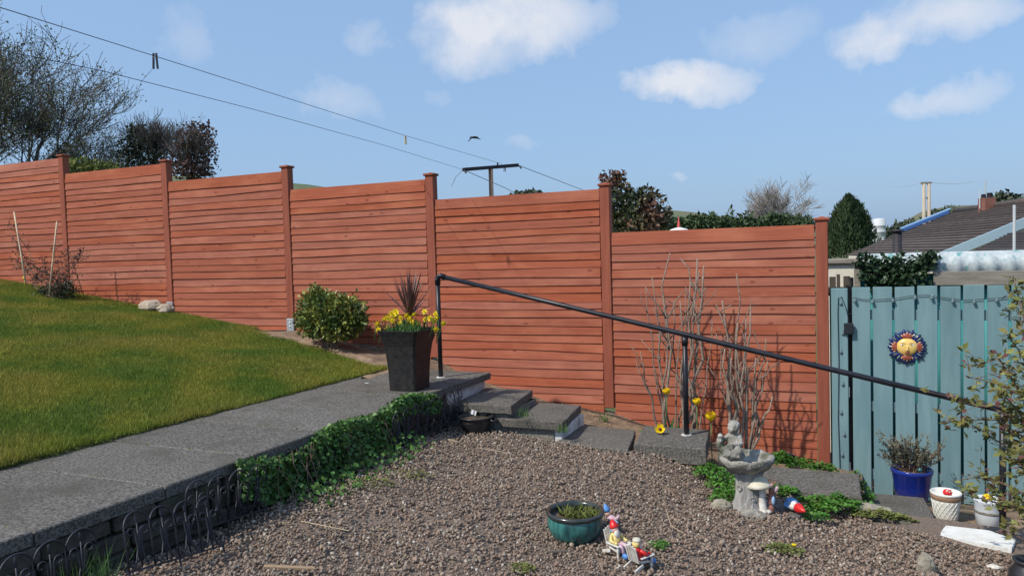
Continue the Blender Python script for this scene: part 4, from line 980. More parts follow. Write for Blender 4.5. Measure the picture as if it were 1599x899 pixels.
m = MB(); m.ball(q + Vector((-.002, .004, .154)), (.027, .026, .020), 12, 8, jit=.12); m.ball(q + Vector((-.026, 0, .158)), .011, 8, 6); m.ball(q + Vector((.020, .002, .158)), .012, 8, 6); m.build('fairy_hair', 'orange_paint', hd, True)
m = MB(); m.ball(q + Vector((.028, .006, .112)), (.014, .008, .024), 8, 6, Matrix.Rotation(.5, 3, 'Y')); m.build('wing', 'pink_paint', mo, True)
c = Vector(G(1222, 800, gz((9.6, -2.0))));
m = MB(); z = gz(c) + .016
tp = [G(1182, 793, z), G(1212, 785, z), G(1258, 791, z), G(1248, 807, z), G(1216, 809, z)]
m.prism([(p.x, p.y, z - .02) for p in tp], (0, 0, .02)); one(m, 'slate_piece', 'slate', 'flat dark slate piece under the toadstool ornament', 'slate', base=(c.x, c.y, z - .02))
c = Vector(G(1240, 800, gz((9.65, -2.0)) + .04)); z0 = gz(c) + .038
gn = thing('fallen_gnome', 'toppled gnome with red hat and blue striped shirt lying near the bird bath', 'gnome', (c.x, c.y, z0))
ax = Vector((.45, -.62, 0)).normalized(); Rg = Vector((0, 0, 1)).rotation_difference(ax).to_matrix(); o_ = Vector((c.x, c.y, z0 + .028))
m = MB(); m.ball(o_ - ax * .02, (.034, .034, .050), 14, 10, Rg); m.build('body', 'white_gloss', gn, True)
m = MB()
for k in range(5): m.lathe([(.030 + .005 * sin(k * .8), -.0035), (.0352 + .002 * sin(k * .8), 0), (.030 + .005 * sin(k * .8), .0035)], o_ - ax * (.048 - k * .011) + Vector((.002, .002, .004)), 16, Rg)
m.build('stripe', 'blue_paint', gn, True)
m = MB(); m.ball(o_ - ax * .066 + Vector((0, 0, .006)), (.024, .022, .018), 10, 8, Rg); m.build('trousers', 'green_paint', gn, True)
m = MB(); m.ball(o_ + ax * .036, (.027, .027, .024), 12, 8, Rg); hd = m.build('head', 'skin_paint', gn, True)
m = MB(); m.ball(o_ + ax * .024 + Vector((-.022, -.010, 0)), (.022, .020, .024), 10, 8, Rg, jit=.1); m.build('beard', 'white_gloss', gn, True)
m = MB(); m.lathe([(.031, 0), (.032, .008), (.027, .028), (.017, .052), (.006, .074), (.001, .078)], o_ + ax * .042, 16, Rg); m.build('hat', 'red_paint', gn, True)
m = MB()
for s in (-1, 1): m.tube([o_ - ax * .035 + Vector((-s * .030, -s * .02, .008)), o_ - ax * .010 + Vector((-s * .045, -s * .02, -.004)), o_ + ax * .012 + Vector((-s * .035, -s * .02, -.002))], [.011, .010, .008], 8)
m.build('arm', 'blue_paint', gn, True)

# ------------------------------------------------------------------ gnomes in deck chairs by the bowl
def chair_gnome(label, px, py, rz, hat, hair, trousers, shirt, hatcone):
    c = GG(px, py); t = thing('gnome_ornament', label, 'gnome', (0, 0, 0)); t['_w'] = (0, 0, 0)
    # local frame: sits facing -y, x across, ground at 0
    ch = MB(); ch.box((0, .0, .036), (.066, .070, .008), Matrix.Rotation(.16, 3, 'X')); chair = ch.build('chair_seat', 'white_gloss', t)
    for k in range(5):
        m = MB(); hh = .095 - abs(k - 2) * .006
        m.rbox(((k - 2) * .0145, .040 + .018, .038 + hh / 2), (.0125, .006, hh), .001, Matrix.Rotation(-.30, 3, 'X')); m.build('slat', 'white_gloss', chair)
    for s in (-1, 1):
        m = MB(); m.rbox((s * .041, -.004, .064), (.016, .090, .006), .002); m.build('armrest', 'white_gloss', t)
        m = MB(); m.rbox((s * .036, -.036, .030), (.010, .012, .062), .002); m.build('leg', 'white_gloss', t)
        m = MB(); m.rbox((s * .036, .050, .016), (.009, .060, .018), .002, Matrix.Rotation(-.35, 3, 'X')); m.build('leg', 'white_gloss', t)
    m = MB(); m.ball((0, .020, .068), (.027, .024, .034), 12, 8); m.ball((0, .028, .092), (.022, .019, .018), 10, 8)
    for s in (-1, 1): m.tube([(s * .022, .026, .096), (s * .040, .010, .078), (s * .034, -.018, .072)], [.009, .009, .007], 8); m.ball((s * .034, -.022, .073), .008, 8, 6)
    b = m.build('body', shirt, t, True)
    m = MB()
    for s in (-1, 1): m.tube([(s * .012, .008, .054), (s * .015, -.034, .058), (s * .016, -.056, .030)], [.013, .011, .009], 8)
    m.build('trousers', trousers, t, True)
    for s in (-1, 1): m = MB(); m.ball((s * .017, -.066, .018), (.012, .020, .015), 10, 8); m.build('boot', 'blue_paint', t, True)
    m = MB(); m.ball((0, .024, .124), (.019, .019, .020), 12, 10); m.ball((0, .004, .122), .005, 8, 6); hd = m.build('head', 'skin_paint', t, True)
    m = MB(); m.ball((0, .008, .104), (.018, .012, .022), 10, 8, jit=.1); m.build('beard', 'white_gloss', hd, True)
    m = MB(); m.ball((0, .032, .122), (.021, .016, .020), 10, 8, jit=.06); m.build('hair', hair, hd, True)
    m = MB()
    if hatcone: m.lathe([(.022, 0), (.024, .004), (.021, .016), (.015, .030), (.008, .040), (.002, .044)], (0, .026, .130), 14, Matrix.Rotation(-.45, 3, 'X'))
    else: m.ball((0, .026, .138), (.021, .021, .014), 12, 8)
    m.build('hat', hat, hd, True)
    t.location = c; t.rotation_euler = (0, 0, rz); t.scale = (1.06,) * 3; return t
chair_gnome('red-hatted gnome lounging in a white deck chair beside the bowl', 966, 866, radians(58), 'red_paint', 'sky_paint', 'pink_paint', 'yellow_paint', True)
chair_gnome('gnome with cream cap in white deck chair, seen from behind', 1001, 885, radians(150), 'mushroom_cap', 'yellow_paint', 'navy_paint', 'red_paint', False)
c = GG(956, 818); ly = thing('lying_gnome', 'pale blue and pink gnome figure leaning behind the teal bowl', 'gnome', tuple(c))
m = MB(); m.ball(c + Vector((0, .0, .030)), (.030, .022, .024), 12, 8, Matrix.Rotation(.3, 3, 'Y')); m.build('body', 'pink_paint', ly, True)
m = MB(); m.ball(c + Vector((-.028, .004, .062)), (.018, .018, .020), 10, 8); hd = m.build('head', 'skin_paint', ly, True)
m = MB(); m.lathe([(.020, 0), (.019, .014), (.011, .034), (.002, .048)], c + Vector((-.030, .006, .072)), 14, Matrix.Rotation(-.35, 3, 'Y')); m.build('hat', 'blue_paint', hd, True)
m = MB(); m.tube([c + Vector((.01, 0, .03)), c + Vector((.035, -.01, .042)), c + Vector((.046, -.012, .062))], [.012, .011, .008], 8); m.build('leg', 'pink_paint', ly, True)
m = MB(); m.ball(c + Vector((.016, -.012, .018)), (.026, .016, .017), 10, 8); m.build('cushion', 'sky_paint', ly, True)

# ------------------------------------------------------------------ pruned shrubs, tulips, low leaves by the fence
def pruned(label, base, tips, rnd, fork=.6, r=.0155):
    t = thing('pruned_shrub', label, 'shrub', tuple(base))
    for (px, py, yy, r0) in tips:
        tip = FP(px, py, yy); st = Vector(base) + Vector(((tip.x - base[0]) * .35 + rnd.uniform(-.06, .06), rnd.uniform(-.06, .06), -.05))
        pts = wob(st, tip, 6, .015, rnd); m = MB(); stems(m, pts, r * r0, r * r0 * .38, 7)
        for k in range(rnd.randint(1, 4)):
            i = rnd.randint(2, 5); d = Vector((rnd.uniform(-1, 1), rnd.uniform(-.5, .4), rnd.uniform(.7, 1.6))).normalized() * rnd.uniform(.10, .34)
            p2 = wob(pts[i], pts[i] + d, 3, .05, rnd); stems(m, p2, r * r0 * .55, r * r0 * .22, 5)
            if rnd.random() < fork: d2 = Vector((rnd.uniform(-1, 1), rnd.uniform(-.4, .4), rnd.uniform(.4, 1.2))).normalized() * rnd.uniform(.05, .16); stems(m, wob(p2[2], p2[2] + d2, 2, .05, rnd), r * r0 * .3, r * r0 * .14, 4)
        s_ = m.build('stem', 'stem', t, True)
        if r0 > .7:
            m = MB(); dd = (pts[-1] - pts[-2]).normalized(); m.tube([pts[-1] - dd * .002, pts[-1] + dd * .003], r * r0 * .40, 7); m.build('cut_end', 'cut_wood', s_)
    return t
rs1 = random.Random(31)
pruned('taller bare pruned shrub of upright stems beside the middle handrail post', (8.47, -.42, -.08),
       [(1046, 396, -.4, 1.0), (1018, 432, -.5, .7), (1008, 447, -.45, .6), (1089, 404, -.35, 1.15), (1099, 416, -.4, 1.2), (1092, 424, -.3, 1.0), (1078, 440, -.45, .9), (1062, 470, -.5, .8), (1035, 455, -.4, .8), (1052, 470, -.35, .8), (1000, 550, -.6, .8), (1070, 450, -.3, .6), (1104, 450, -.35, .6), (1112, 500, -.4, .5), (1025, 480, -.3, .6), (1085, 470, -.5, .9)], rs1)
rs1 = random.Random(12)
pruned('shorter bare branching shrub behind the stone bird bath', (9.03, -.45, -.12),
       [(1150, 428, -.4, .8), (1128, 470, -.45, 1.1), (1172, 480, -.4, 1.0), (1165, 500, -.5, .9), (1152, 505, -.4, .9), (1132, 545, -.5, 1.1), (1196, 530, -.45, .8), (1206, 620, -.4, 1.0), (1200, 560, -.4, .7), (1180, 560, -.5, .9), (1118, 520, -.4, .6), (1142, 560, -.55, 1.1)], rs1, .95, .0155)

def tulip(label, px, py, yy, zb, lean, open_=False, sc=1.15):
    h = FP(px, py, yy); t = thing('tulip', label, 'flower', (h.x - lean, yy, zb)); rnd = random.Random(int(px))
    m = MB(); m.tube([(h.x - lean, yy, zb), (h.x - lean * .4, yy, (zb + h.z) / 2), (h.x, yy, h.z - .012)], .004, 6); m.build('stem', 'tulip_leaf', t, True)
    R = Matrix.Rotation(rnd.uniform(-.3, .3), 3, 'Y') @ (Matrix.Rotation(.95, 3, 'X') if open_ else Matrix.Rotation(rnd.uniform(.0, .3), 3, 'X'))
    for k in range(6):
        a = tau * k / 6 + (.2 if k % 2 else 0); m = MB(); vs = []; o2 = .55 if open_ else .12
        for i in range(5):
            s = i / 4; rr_ = .007 + .026 * sin(min(s * 1.7, 1.57)) + o2 * .03 * s; w = .021 * sin(pi * (.12 + .84 * s)) ** .7; z = .052 * s * (1 - .25 * o2)
            if not open_: rr_ -= .012 * max(0, s - .55) * 2
            for q in (-1, 0, 1):
                aa = a + q * w / max(rr_, .012); p = Vector((cos(aa) * rr_, sin(aa) * rr_, z - (.004 if q else 0) * s)); vs.append(h + R @ p * sc)
        fs = [(i * 3 + q, i * 3 + q + 1, i * 3 + q + 4, i * 3 + q + 3) for i in range(4) for q in (0, 1)]
        m.add(vs, fs); m.build('petal', 'tulip_petal', t, True)
    if open_: m = MB(); m.ball(h + R @ Vector((0, 0, .016)), (.014, .014, .012), 10, 6); m.build('eye', 'tulip_eye', t, True)
    return t
tulip('yellow tulip in front of the taller bare shrub, left of the handrail post', 1041, 616, -.72, .02, .02)
tulip('small yellow tulip just right of the middle handrail post', 1088, 632, -.75, -.05, .0)
tulip('largest yellow tulip, nearest the bird bath figure', 1110, 657, -.85, -.12, -.005, sc=1.5)
tulip('wide open yellow tulip with dark centre low over the slab', 1031, 671, -1.05, .12, -.03, True, .85)
m = MB(); b = FP(1044, 664, -.72)
tl_ = thing('tulip_leaves', 'broad green tulip leaves at the foot of the bare shrub', 'leaves', (b.x, b.y, 0))
P_ = np.array([[b.x + rp.uniform(-.20, .20), -.72 + rp.uniform(-.08, .12), .03 + rp.uniform(-.02, .01)] for _ in range(90)])
A = np.array([[rp.gauss(0, .9), rp.gauss(-.2, .5), rp.uniform(.2, .7)] for _ in range(90)]); V, F = leafmesh(P_, A, rdir(90) * .4 + np.array([0, -.3, 1]), .05 + .05 * rng.random(90), .028)
P2 = np.array([[b.x + .0, -.74, .02], [b.x + .03, -.73, .02], [b.x - .03, -.74, .02]]); V2, F2 = leafmesh(P2, np.array([[.30, -.1, 1], [.5, 0, 1], [-.3, -.2, .6]]), np.array([[.3, -1, .2]] * 3), np.array([.20, .14, .12]), .035)
npmesh('leaf', np.concatenate([V, V2]), np.concatenate([F, F2 + len(V)]), 'tulip_leaf', tl_)

def cover(name, label, pts, n, mat='cover', ln=.024, hgt=.06):
    """low leafy mat over soft patches (x, y, rx, ry, z)"""
    w = np.array([p[2] * p[3] for p in pts]); k = rng.choice(len(pts), n, p=w / w.sum()); q = np.array(pts)[k]
    a = rng.random(n) * tau; r_ = np.sqrt(rng.random(n)) * (1 + .18 * np.sin(a * 5 + k)); x = q[:, 0] + q[:, 2] * r_ * np.cos(a); y = q[:, 1] + q[:, 3] * r_ * np.sin(a)
    z = q[:, 4] + hgt * (1 - np.clip(r_, 0, 1) ** 2) * rng.random(n) ** .6 * (.7 + .5 * np.sin(x * 31) * np.sin(y * 29)) + .006
    L_ = ln * (.6 + .8 * rng.random(n))
    V, F = leafmesh(np.stack([x, y, z], 1), rdir(n) * np.array([1, 1, .35]) + np.array([0, 0, .15]), rdir(n) * .45 + np.array([0, 0, 1.]), L_, L_ * .75, .1)
    o = npmesh(name, V, F, mat); return tag(o, label, 'ground cover', kind='stuff')
def cpt(px, py, rx, ry, z): p = G(px, py, z); return (p.x, p.y, rx, ry, z)
cover('ground_cover', 'fresh green creeping weed left of the bird bath', [cpt(1105, 735, .10, .16, -.03), cpt(1128, 752, .11, .16, -.05), cpt(1136, 775, .11, .13, -.06)], 1500)
cover('ground_cover', 'green weed growing along the foot of the fence behind the slab', [cpt(1222, 722, .12, .10, -.14), cpt(1255, 729, .14, .08, -.16), cpt(1288, 735, .10, .06, -.18), cpt(1222, 716, .07, .06, -.10)], 1400, hgt=.09)
cover('ground_cover', 'green weed spreading below the slab around the fallen gnome', [cpt(1275, 788, .18, .12, -.14), cpt(1312, 786, .16, .09, -.16), cpt(1345, 790, .10, .06, -.2), cpt(1225, 768, .10, .08, -.12), cpt(1265, 806, .12, .07, -.13)], 2300)
cover('ground_cover', 'green weed down the right edge of the lower slab', [cpt(1346, 765, .05, .10, -.24), cpt(1355, 778, .05, .07, -.27), cpt(1335, 745, .04, .07, -.16)], 420)
cover('moss_patch', 'low moss on the gravel beside the deck chair gnomes', [GG(1028, 853)[:2][0:2] and (*GG(1028, 853)[:2], .055, .06, gz(GG(1028, 853)) + .004)], 330, 'cover', .013, .03)
cover('moss_patch', 'mossy patch with a dandelion on the right gravel', [(*GG(1222, 860)[:2], .11, .07, gz(GG(1222, 860)) + .004)], 420, 'moss', .016, .03)
cover('moss_patch', 'moss on the gravel below the teal bowl at the lower edge', [(*GG(815, 890)[:2], .06, .06, gz(GG(815, 890)) + .006)], 250, 'moss', .014, .02)
cover('moss_patch', 'thin dark moss on the gravel beyond the ivy', [(*GG(640, 742)[:2], .16, .10, gz(GG(640, 742)) + .004), (*GG(575, 755)[:2], .2, .1, gz(GG(575, 755)) + .004)], 600, 'moss', .014, .02)
cover('moss_patch', 'straggly dry creeper over the low stone by the lower slab', [cpt(1365, 805, .17, .07, -.2), cpt(1400, 812, .12, .05, -.23)], 900, 'moss', .02, .05)
d_ = GG(1240, 860); m = MB(); m.lathe([(.001, 0), (.012, .004), (.014, .010), (.006, .013)], (d_.x, d_.y, d_.z + .03), 10); m.tube([(d_.x, d_.y, d_.z), (d_.x, d_.y, d_.z + .03)], .002, 5); one(m, 'dandelion', 'tulip_petal', 'single yellow dandelion in the mossy patch', 'flower', base=d_)
for (px, py, yy, z) in [(880, 664, -1.41, .07), (944, 649, -.3, .02), (815, 640, -1.42, .07)]:
    p = FP(px, py, yy); k = 26; o = blades('weed_tuft', 'daffodil_leaf', p.x + .03 * rng.normal(size=k), yy + .02 * rng.normal(size=k), np.full(k, p.z - .05), .04 + .06 * rng.random(k), np.full(k, .008), .5)
    tag(o, {880: 'weed tuft growing under the second step slab', 944: 'weed tuft at the foot of the post above the slabs', 815: 'weed tuft under the first step slab'}[px], 'weeds')

# solar spot lamp by the fence
c = FP(1233, 712, -.30); lm = thing('garden_spotlight', 'small round black garden spotlight at the fence foot', 'light', (c.x, c.y, -.28))
m = MB(); m.lathe([(.03, -.03), (.045, 0), (.058, .012), (.060, .020), (.052, .022)], tuple(c), 20, Matrix.Rotation(-.35, 3, 'X') @ Matrix.Rotation(.3, 3, 'Y')); m.build('head', 'solar_black', lm, True)
m = MB(); m.tube([(c.x, c.y, -.34), tuple(c)], .010, 8); m.build('stake', 'solar_black', lm, True)

# stones and bits lying about
def stone(name, mat, label, cat, p, r, seed, rot=0, par=None):
    m = MB(); m.ball((0, 0, 0), r, 11, 7, Matrix.Rotation(rot, 3, 'Z'), .13, seed); m.v = [(v[0] + p[0], v[1] + p[1], v[2] + p[2]) for v in m.v]
    return one(m, name, mat, label, cat, base=(p[0], p[1], p[2] - r[2]), smooth=False)
stone('field_stone', 'rock', 'larger pale tan stone at the foot of the fence', 'stone', (1.83, -.15, lawn_z(1.83) + .05), (.17, .12, .085), 3)
stone('field_stone', 'rock', 'smaller tan stone against the fence post shoe', 'stone', (2.05, -.13, lawn_z(2.05) + .04), (.11, .09, .075), 5, .4)
p = GG(1446, 892); stone('angular_stone', 'grey_rock', 'angular mossy stone on the gravel near the lower edge', 'stone', (p.x, p.y, p.z + .03), (.05, .045, .075), 8, .5)
p = GG(1552, 888); stone('pale_stone', 'white_gloss', 'flat whitish stone on the gravel near the lower right corner', 'stone', (p.x, p.y, p.z + .012), (.038, .03, .014), 9)
p = GG(1108, 748); stone('round_stone', 'grey_rock', 'rounded grey stone beside the bird bath foot', 'stone', (B0.x - .16, B0.y - .06, gz(B0) + .02), (.07, .05, .045), 12)
p = GG(1175, 800); stone('foot_stone', 'cast_stone', 'lumpy weathered stone at the foot of the pedestal', 'stone', (B0.x + .03, B0.y - .13, gz(B0) + .0), (.085, .05, .045), 14)
p = GG(1390, 750 + 70); stone('low_stone', 'grey_rock', 'long low stone between gravel and lower slab', 'stone', (9.95, -1.47, -.20), (.20, .07, .06), 16)
def stick(name, mat, label, a, b, w, h, cat='wood'):
    a, b = GG(*a), GG(*b); d = b - a; m = MB(); R = d.to_track_quat('X', 'Z').to_matrix(); m.rbox((a + b) / 2 + Vector((0, 0, .018)), (d.length, w, h), .002, R); return one(m, name, mat, label, cat, base=(a + b) / 2)
stick('wood_offcut', 'offcut', 'long tan wood offcut on the gravel at the lower edge', (412, 890), (492, 893), .025, .014)
stick('wood_offcut', 'grey_offcut', 'short grey wood offcut on the gravel below the bowl', (857, 866), (886, 865), .016, .012)
def twig(label, pts, r, mat='shrub_wood', dz=.018):
    q = [GG(*p) + Vector((0, 0, dz)) for p in pts]; m = MB(); m.tube(q, r, 5); return one(m, 'twig', mat, label, 'twig', base=q[0])
twig('dark curved twig on the gravel between bowl and bird bath', [(1022, 763), (1038, 764), (1050, 772), (1060, 785)], .008)
twig('thin pale straw stalk lying on the gravel left of the bowl', [(470, 818), (510, 826), (545, 833)], .003, 'cane')
twig('thin dry stalk on the gravel right of the gnomes', [(1040, 798), (1048, 825), (1066, 836)], .002, 'cane')
twig('bent straw stalk on the gravel in front of the border fence', [(655, 696), (690, 686), (715, 693)], .0025, 'cane')
twig('thin dark twig on the gravel left of the toadstool', [(1085, 772), (1120, 777), (1148, 779)], .005)
twig('thin straw stalk near the black tub', [(745, 702), (780, 708), (800, 712)], .002, 'cane')
twig('dark twig on the right gravel', [(1385, 849), (1402, 853), (1412, 862)], .006)
n = 420; gx2 = rng.uniform(6.9, 8.2, n); gy2 = rng.uniform(-4.0, -1.6, n)
kk = rng.random(n) < np.exp(-(gx2 - 6.9) * 3); gx2, gy2 = gx2[kk], gy2[kk]; n = len(gx2)
V, F = leafmesh(np.stack([gx2, gy2, grav_z(gx2, gy2) + .02], 1), rdir(n) * np.array([1, 1, .15]), rdir(n) * .2 + np.array([0, 0, 1]), .03 + .06 * rng.random(n), .0045, 0)
o = npmesh('dry_litter', V, F, 'dry_grass'); tag(o, 'dry straw and leaf litter on the gravel by the ivy', 'litter', kind='stuff')
n = 900; gx2 = rng.uniform(6.4, 9.7, n); gy2 = -rng.uniform(.0, .75, n) ** 1.2
V, F = leafmesh(np.stack([gx2, gy2, bed_z(gx2) + .012], 1), rdir(n) * np.array([1, 1, .15]), rdir(n) * .2 + np.array([0, 0, 1]), .02 + .05 * rng.random(n), .006, 0)
o = npmesh('dry_litter', V, F, 'dry_grass'); tag(o, 'dry straw and leaf litter on the soil along the fence', 'litter', kind='stuff')

for (px, py, r_, lab) in [(573, 598, .022, 'small white scrap on the path left of the planter'), (560, 586, .012, 'tiny pale chip on the path near the lawn'), (90, 735, .012, 'small dark leaf scrap on the near path')]:
    p = G(px, py, ZP + .004); m = MB(); m.lathe([(.001, 0), (r_, .001), (r_ * .6, .003), (.001, .003)], tuple(p), 6, Matrix.Rotation(px * .1, 3, 'Z'), 1, .4); one(m, 'scrap', 'tag_white' if px > 200 else 'dark_soil', lab, 'scrap', base=p)
jm = []
for c in cuts[:8]:
    k = 70; x = rng.uniform(pl(c) + .02, pe(c) - .02, k); keep_ = rng.random(k) < .5; jm += [(a, c + rng.normal(0, .006), ZP + .001) for a in x[keep_] if (a * 7 + c * 3) % 2 < .9]
jm = np.array(jm); V, F = leafmesh(jm, rdir(len(jm)) * np.array([1, .4, .3]) + np.array([0, 0, .3]), rdir(len(jm)) + np.array([0, 0, 1]), .012, .008); o = npmesh('joint_moss', V, F, 'moss'); tag(o, 'sparse moss growing in the path joints', 'moss', kind='stuff')
k = 5200; cxs = rng.uniform(-2, 5.4, 130); cys = -rng.uniform(.3, 6.0, 130); ii = rng.integers(0, 130, k); tx = cxs[ii] + rng.normal(0, .035, k); ty = cys[ii] + rng.normal(0, .035, k)
kk = (tx < pl(ty) - .01) & (ty < -.7); tx, ty = tx[kk], ty[kk]; o = blades('grass_tufts', 'grass', tx, ty, lawn_z(tx) - .006, .035 + .035 * rng.random(len(tx)), .004 + .003 * rng.random(len(tx)), .6); tag(o, 'longer grass tufts scattered through the lawn', 'grass')

# ------------------------------------------------------------------ sparse shrub and canes by the upper fence
c0 = Vector((.50, -.45, float(lawn_z(.5)))); us = thing('straggly_shrub', 'straggly twiggy shrub by the upper fence, left of the first post', 'shrub', tuple(c0))
m = MB(); LP = []; ru = random.Random(17)
for (px, py) in [(2, 344), (15, 362), (30, 395), (20, 410), (45, 400), (70, 405), (85, 388), (110, 385), (125, 389), (62, 420), (95, 415), (80, 430), (35, 418), (128, 398), (55, 430), (72, 440), (90, 440), (100, 430)]:
    e = FP(px, py, -.45 + ru.uniform(-.2, .25)); pts = wob(c0 + Vector((ru.uniform(-.12, .12), ru.uniform(-.08, .08), -.02)), e, 5, .05, ru); stems(m, pts, .007, .0025, 5)
    for k in range(9):
        i = ru.randint(2, 4); q = pts[i].lerp(pts[i + 1], ru.random()); e2 = q + Vector((ru.gauss(0, .10), ru.gauss(0, .06), ru.gauss(.03, .07))); stems(m, [q, q.lerp(e2, .5) + Vector((0, 0, .015)), e2], .003, .0015, 4)
        LP += [tuple(q.lerp(e2, ru.random()) + Vector((ru.gauss(0, .012), ru.gauss(0, .012), ru.gauss(0, .012)))) for _ in range(7)]
m.build('branches', 'shrub_wood', us); P_ = np.array(LP); V, F = leafmesh(P_, rdir(len(P_)), rdir(len(P_)), .03, .016); npmesh('foliage', V, F, 'purple_leaf', us)
leafball('base_leaves', 'ivy_dark', us, [((.52, -.42, lawn_z(.5) + .08), (.26, .18, .13)), ((.3, -.4, lawn_z(.3) + .05), (.2, .15, .08))], 900, .045, .4, .5, .3, .3)
m = MB(); q = FP(38, 434, -.6); m.ball(q, (.022, .018, .026), 10, 8); m.tube([(q.x, q.y, q.z - .12), tuple(q)], .004, 5); one(m, 'yellow_flower', 'orange_trumpet', 'single yellow flower beside the straggly shrub by the upper fence', 'flower', smooth=True, base=(q.x, q.y, q.z - .12))
for (lab, a, b) in (('bamboo cane tilted left in the straggly shrub', (22, 331), (36, 408)), ('bamboo cane upright in front of the straggly shrub', (89, 346), (77, 459))):
    p1 = FP(*a, -.50); p2 = FP(*b, -.62); p2.z = min(p2.z, 1.6); m = MB(); p2e = p2 + (p2 - p1) * (.25 if a[0] < 50 else .02); m.tube([p1 + (p2e - p1) * t for t in (0, .3, .31, .32, .6, .61, .62, 1)], [.010, .010, .012, .010, .010, .012, .010, .010], 8); one(m, 'bamboo_cane', 'cane', lab, 'cane', smooth=True, base=p2e)

# ------------------------------------------------------------------ leafy shrub at the right edge
rt = G(1665, 800, -.15); ls = thing('leafy_shrub', 'young yellow-green leafy shrub reaching in from the right edge', 'shrub', tuple(rt))
m = MB(); P_ = []; A_l = []; PR = []; rl = random.Random(23)
def br(pxs, d0, d1, r0):
    k = len(pxs); pts = [D(x, y, d0 + (d1 - d0) * i / (k - 1)) for i, (x, y) in enumerate(pxs)]
    stems(m, pts, r0, r0 * .35, 5)
    for i in range(k - 1):
        a, b = pts[i], pts[i + 1]; nl = max(2, int((b - a).length / .010))
        for j in range(nl):
            if rl.random() < .4: continue
            q = a.lerp(b, rl.random())
            if rl.random() < .5:
                e = q + Vector((rl.gauss(0, .055), rl.gauss(0, .06), rl.gauss(.015, .045))); m.tube([q, e], [.002, .001], 3)
            else: e = q
            for _ in range(rl.randint(2, 5)):
                (P_ if rl.random() < .90 else PR).append((e + Vector((rl.gauss(0, .012), rl.gauss(0, .012), rl.gauss(0, .012))), Vector((rl.gauss(0, 1), rl.gauss(0, 1), rl.gauss(.2, .6)))))
for b_ in [([(1660, 760), (1610, 640), (1560, 560), (1515, 572), (1505, 566)], 3.9, 4.1, .009), ([(1660, 760), (1600, 660), (1545, 635), (1500, 628), (1484, 618)], 3.9, 4.2, .008),
           ([(1650, 700), (1600, 620), (1560, 600), (1530, 592), (1508, 588)], 3.8, 3.9, .007), ([(1660, 780), (1600, 690), (1555, 655), (1515, 655), (1470, 660)], 3.9, 4.3, .007),
           ([(1660, 720), (1625, 560), (1600, 500), (1588, 455), (1583, 432)], 3.8, 4.0, .007), ([(1660, 700), (1620, 600), (1590, 545), (1570, 520)], 3.8, 3.7, .006),
           ([(1660, 800), (1610, 720), (1560, 690), (1530, 670), (1480, 655)], 4.0, 4.4, .006), ([(1660, 830), (1600, 770), (1560, 752), (1525, 745), (1495, 750)], 4.0, 4.2, .007),
           ([(1660, 830), (1620, 700), (1590, 640), (1560, 610)], 3.8, 3.6, .007), ([(1655, 640), (1620, 560), (1597, 520), (1590, 480)], 3.7, 3.8, .006),
           ([(1670, 840), (1610, 800), (1580, 790), (1550, 770)], 3.9, 4.0, .006), ([(1670, 870), (1620, 850), (1590, 838), (1572, 828)], 3.7, 3.8, .005), ([(1660, 650), (1625, 600), (1595, 580), (1575, 575)], 3.6, 3.6, .005),
           ([(1660, 780), (1620, 740), (1590, 720), (1568, 712)], 3.7, 3.6, .006), ([(1660, 690), (1630, 660), (1600, 668), (1578, 672)], 3.6, 3.6, .006), ([(1670, 800), (1560, 785), (1520, 775), (1505, 772)], 4.3, 4.6, .006), ([(1665, 815), (1600, 800), (1570, 778), (1528, 738)], 4.2, 4.5, .005)]: br(*b_)
m.build('branches', 'shrub_wood', ls)
for nm, LL, mt in (('foliage', P_, 'shrub_leaf'), ('young_shoots', PR, 'shrub_red')):
    Pn = np.array([tuple(a) for a, b in LL]); An = np.array([tuple(b) for a, b in LL]); L_ = .032 + .028 * rng.random(len(Pn))
    V, F = leafmesh(Pn, An, rdir(len(Pn)) * .6 + np.array([0, -.2, .8]), L_, L_ * .55, .15); npmesh(nm, V, F, mt, ls)['kind'] = 'stuff'

# ------------------------------------------------------------------ shed behind the gate, walls and stubs
SY = .95
sd_ = thing('corrugated_shed', 'old teal shed with flaking white corrugated roof edge behind the gate', 'shed', (11, SY, -.6))
p0 = FP(1342, 430, SY); p1 = FP(1760, 430, SY)
def corr(x0, x1, zt, zb, y, yb, pitch, amp, th=.004):
    m = MB(); n = int((x1 - x0) / pitch * 6); vs = []
    for i in range(n + 1):
        x = x0 + (x1 - x0) * i / n; dy = amp * sin(tau * (x - x0) / pitch); vs += [(x, yb + dy, zb), (x, y + dy, zt), (x, y + dy + th, zt), (x, yb + dy + th, zb)]
    fs = []
    for i in range(n): fs += [(i * 4 + q, i * 4 + 4 + q, i * 4 + 4 + (q + 1) % 4, i * 4 + (q + 1) % 4) for q in range(4)]
    m.add(vs, fs); return m
zt, zm, zb = FP(1450, 394, SY).z, FP(1450, 424, SY).z, FP(1450, 446, SY).z
corr(p0.x, p1.x, zm - .02, -.6, SY + .05, SY + .05, .14, .012).build('wall', 'shed_teal', sd_, True)
corr(p0.x + .01, p1.x, zt, zm, SY + .13, SY - .03, .14, .014).build('roof_edge', 'sheet_white', sd_, True)
m = MB(); m.add([(p0.x, SY + .16, zt - .01), (p1.x, SY + .16, zt - .01), (p1.x, SY + 2.4, zt - .12), (p0.x, SY + 2.4, zt - .12)], [(0, 1, 2, 3)]); m.box(((p0.x + p1.x) / 2, SY + 1.28, -.0), (p1.x - p0.x - .02, 2.2, 1.9)); m.build('roof', 'grey_roof', sd_)
m = MB(); m.rbox(((p0.x + p1.x) / 2 + .32, SY - .02, (zm + zb) / 2), (p1.x - p0.x - .6, .06, zm - zb), .006); m.build('beam', 'old_wood', sd_)
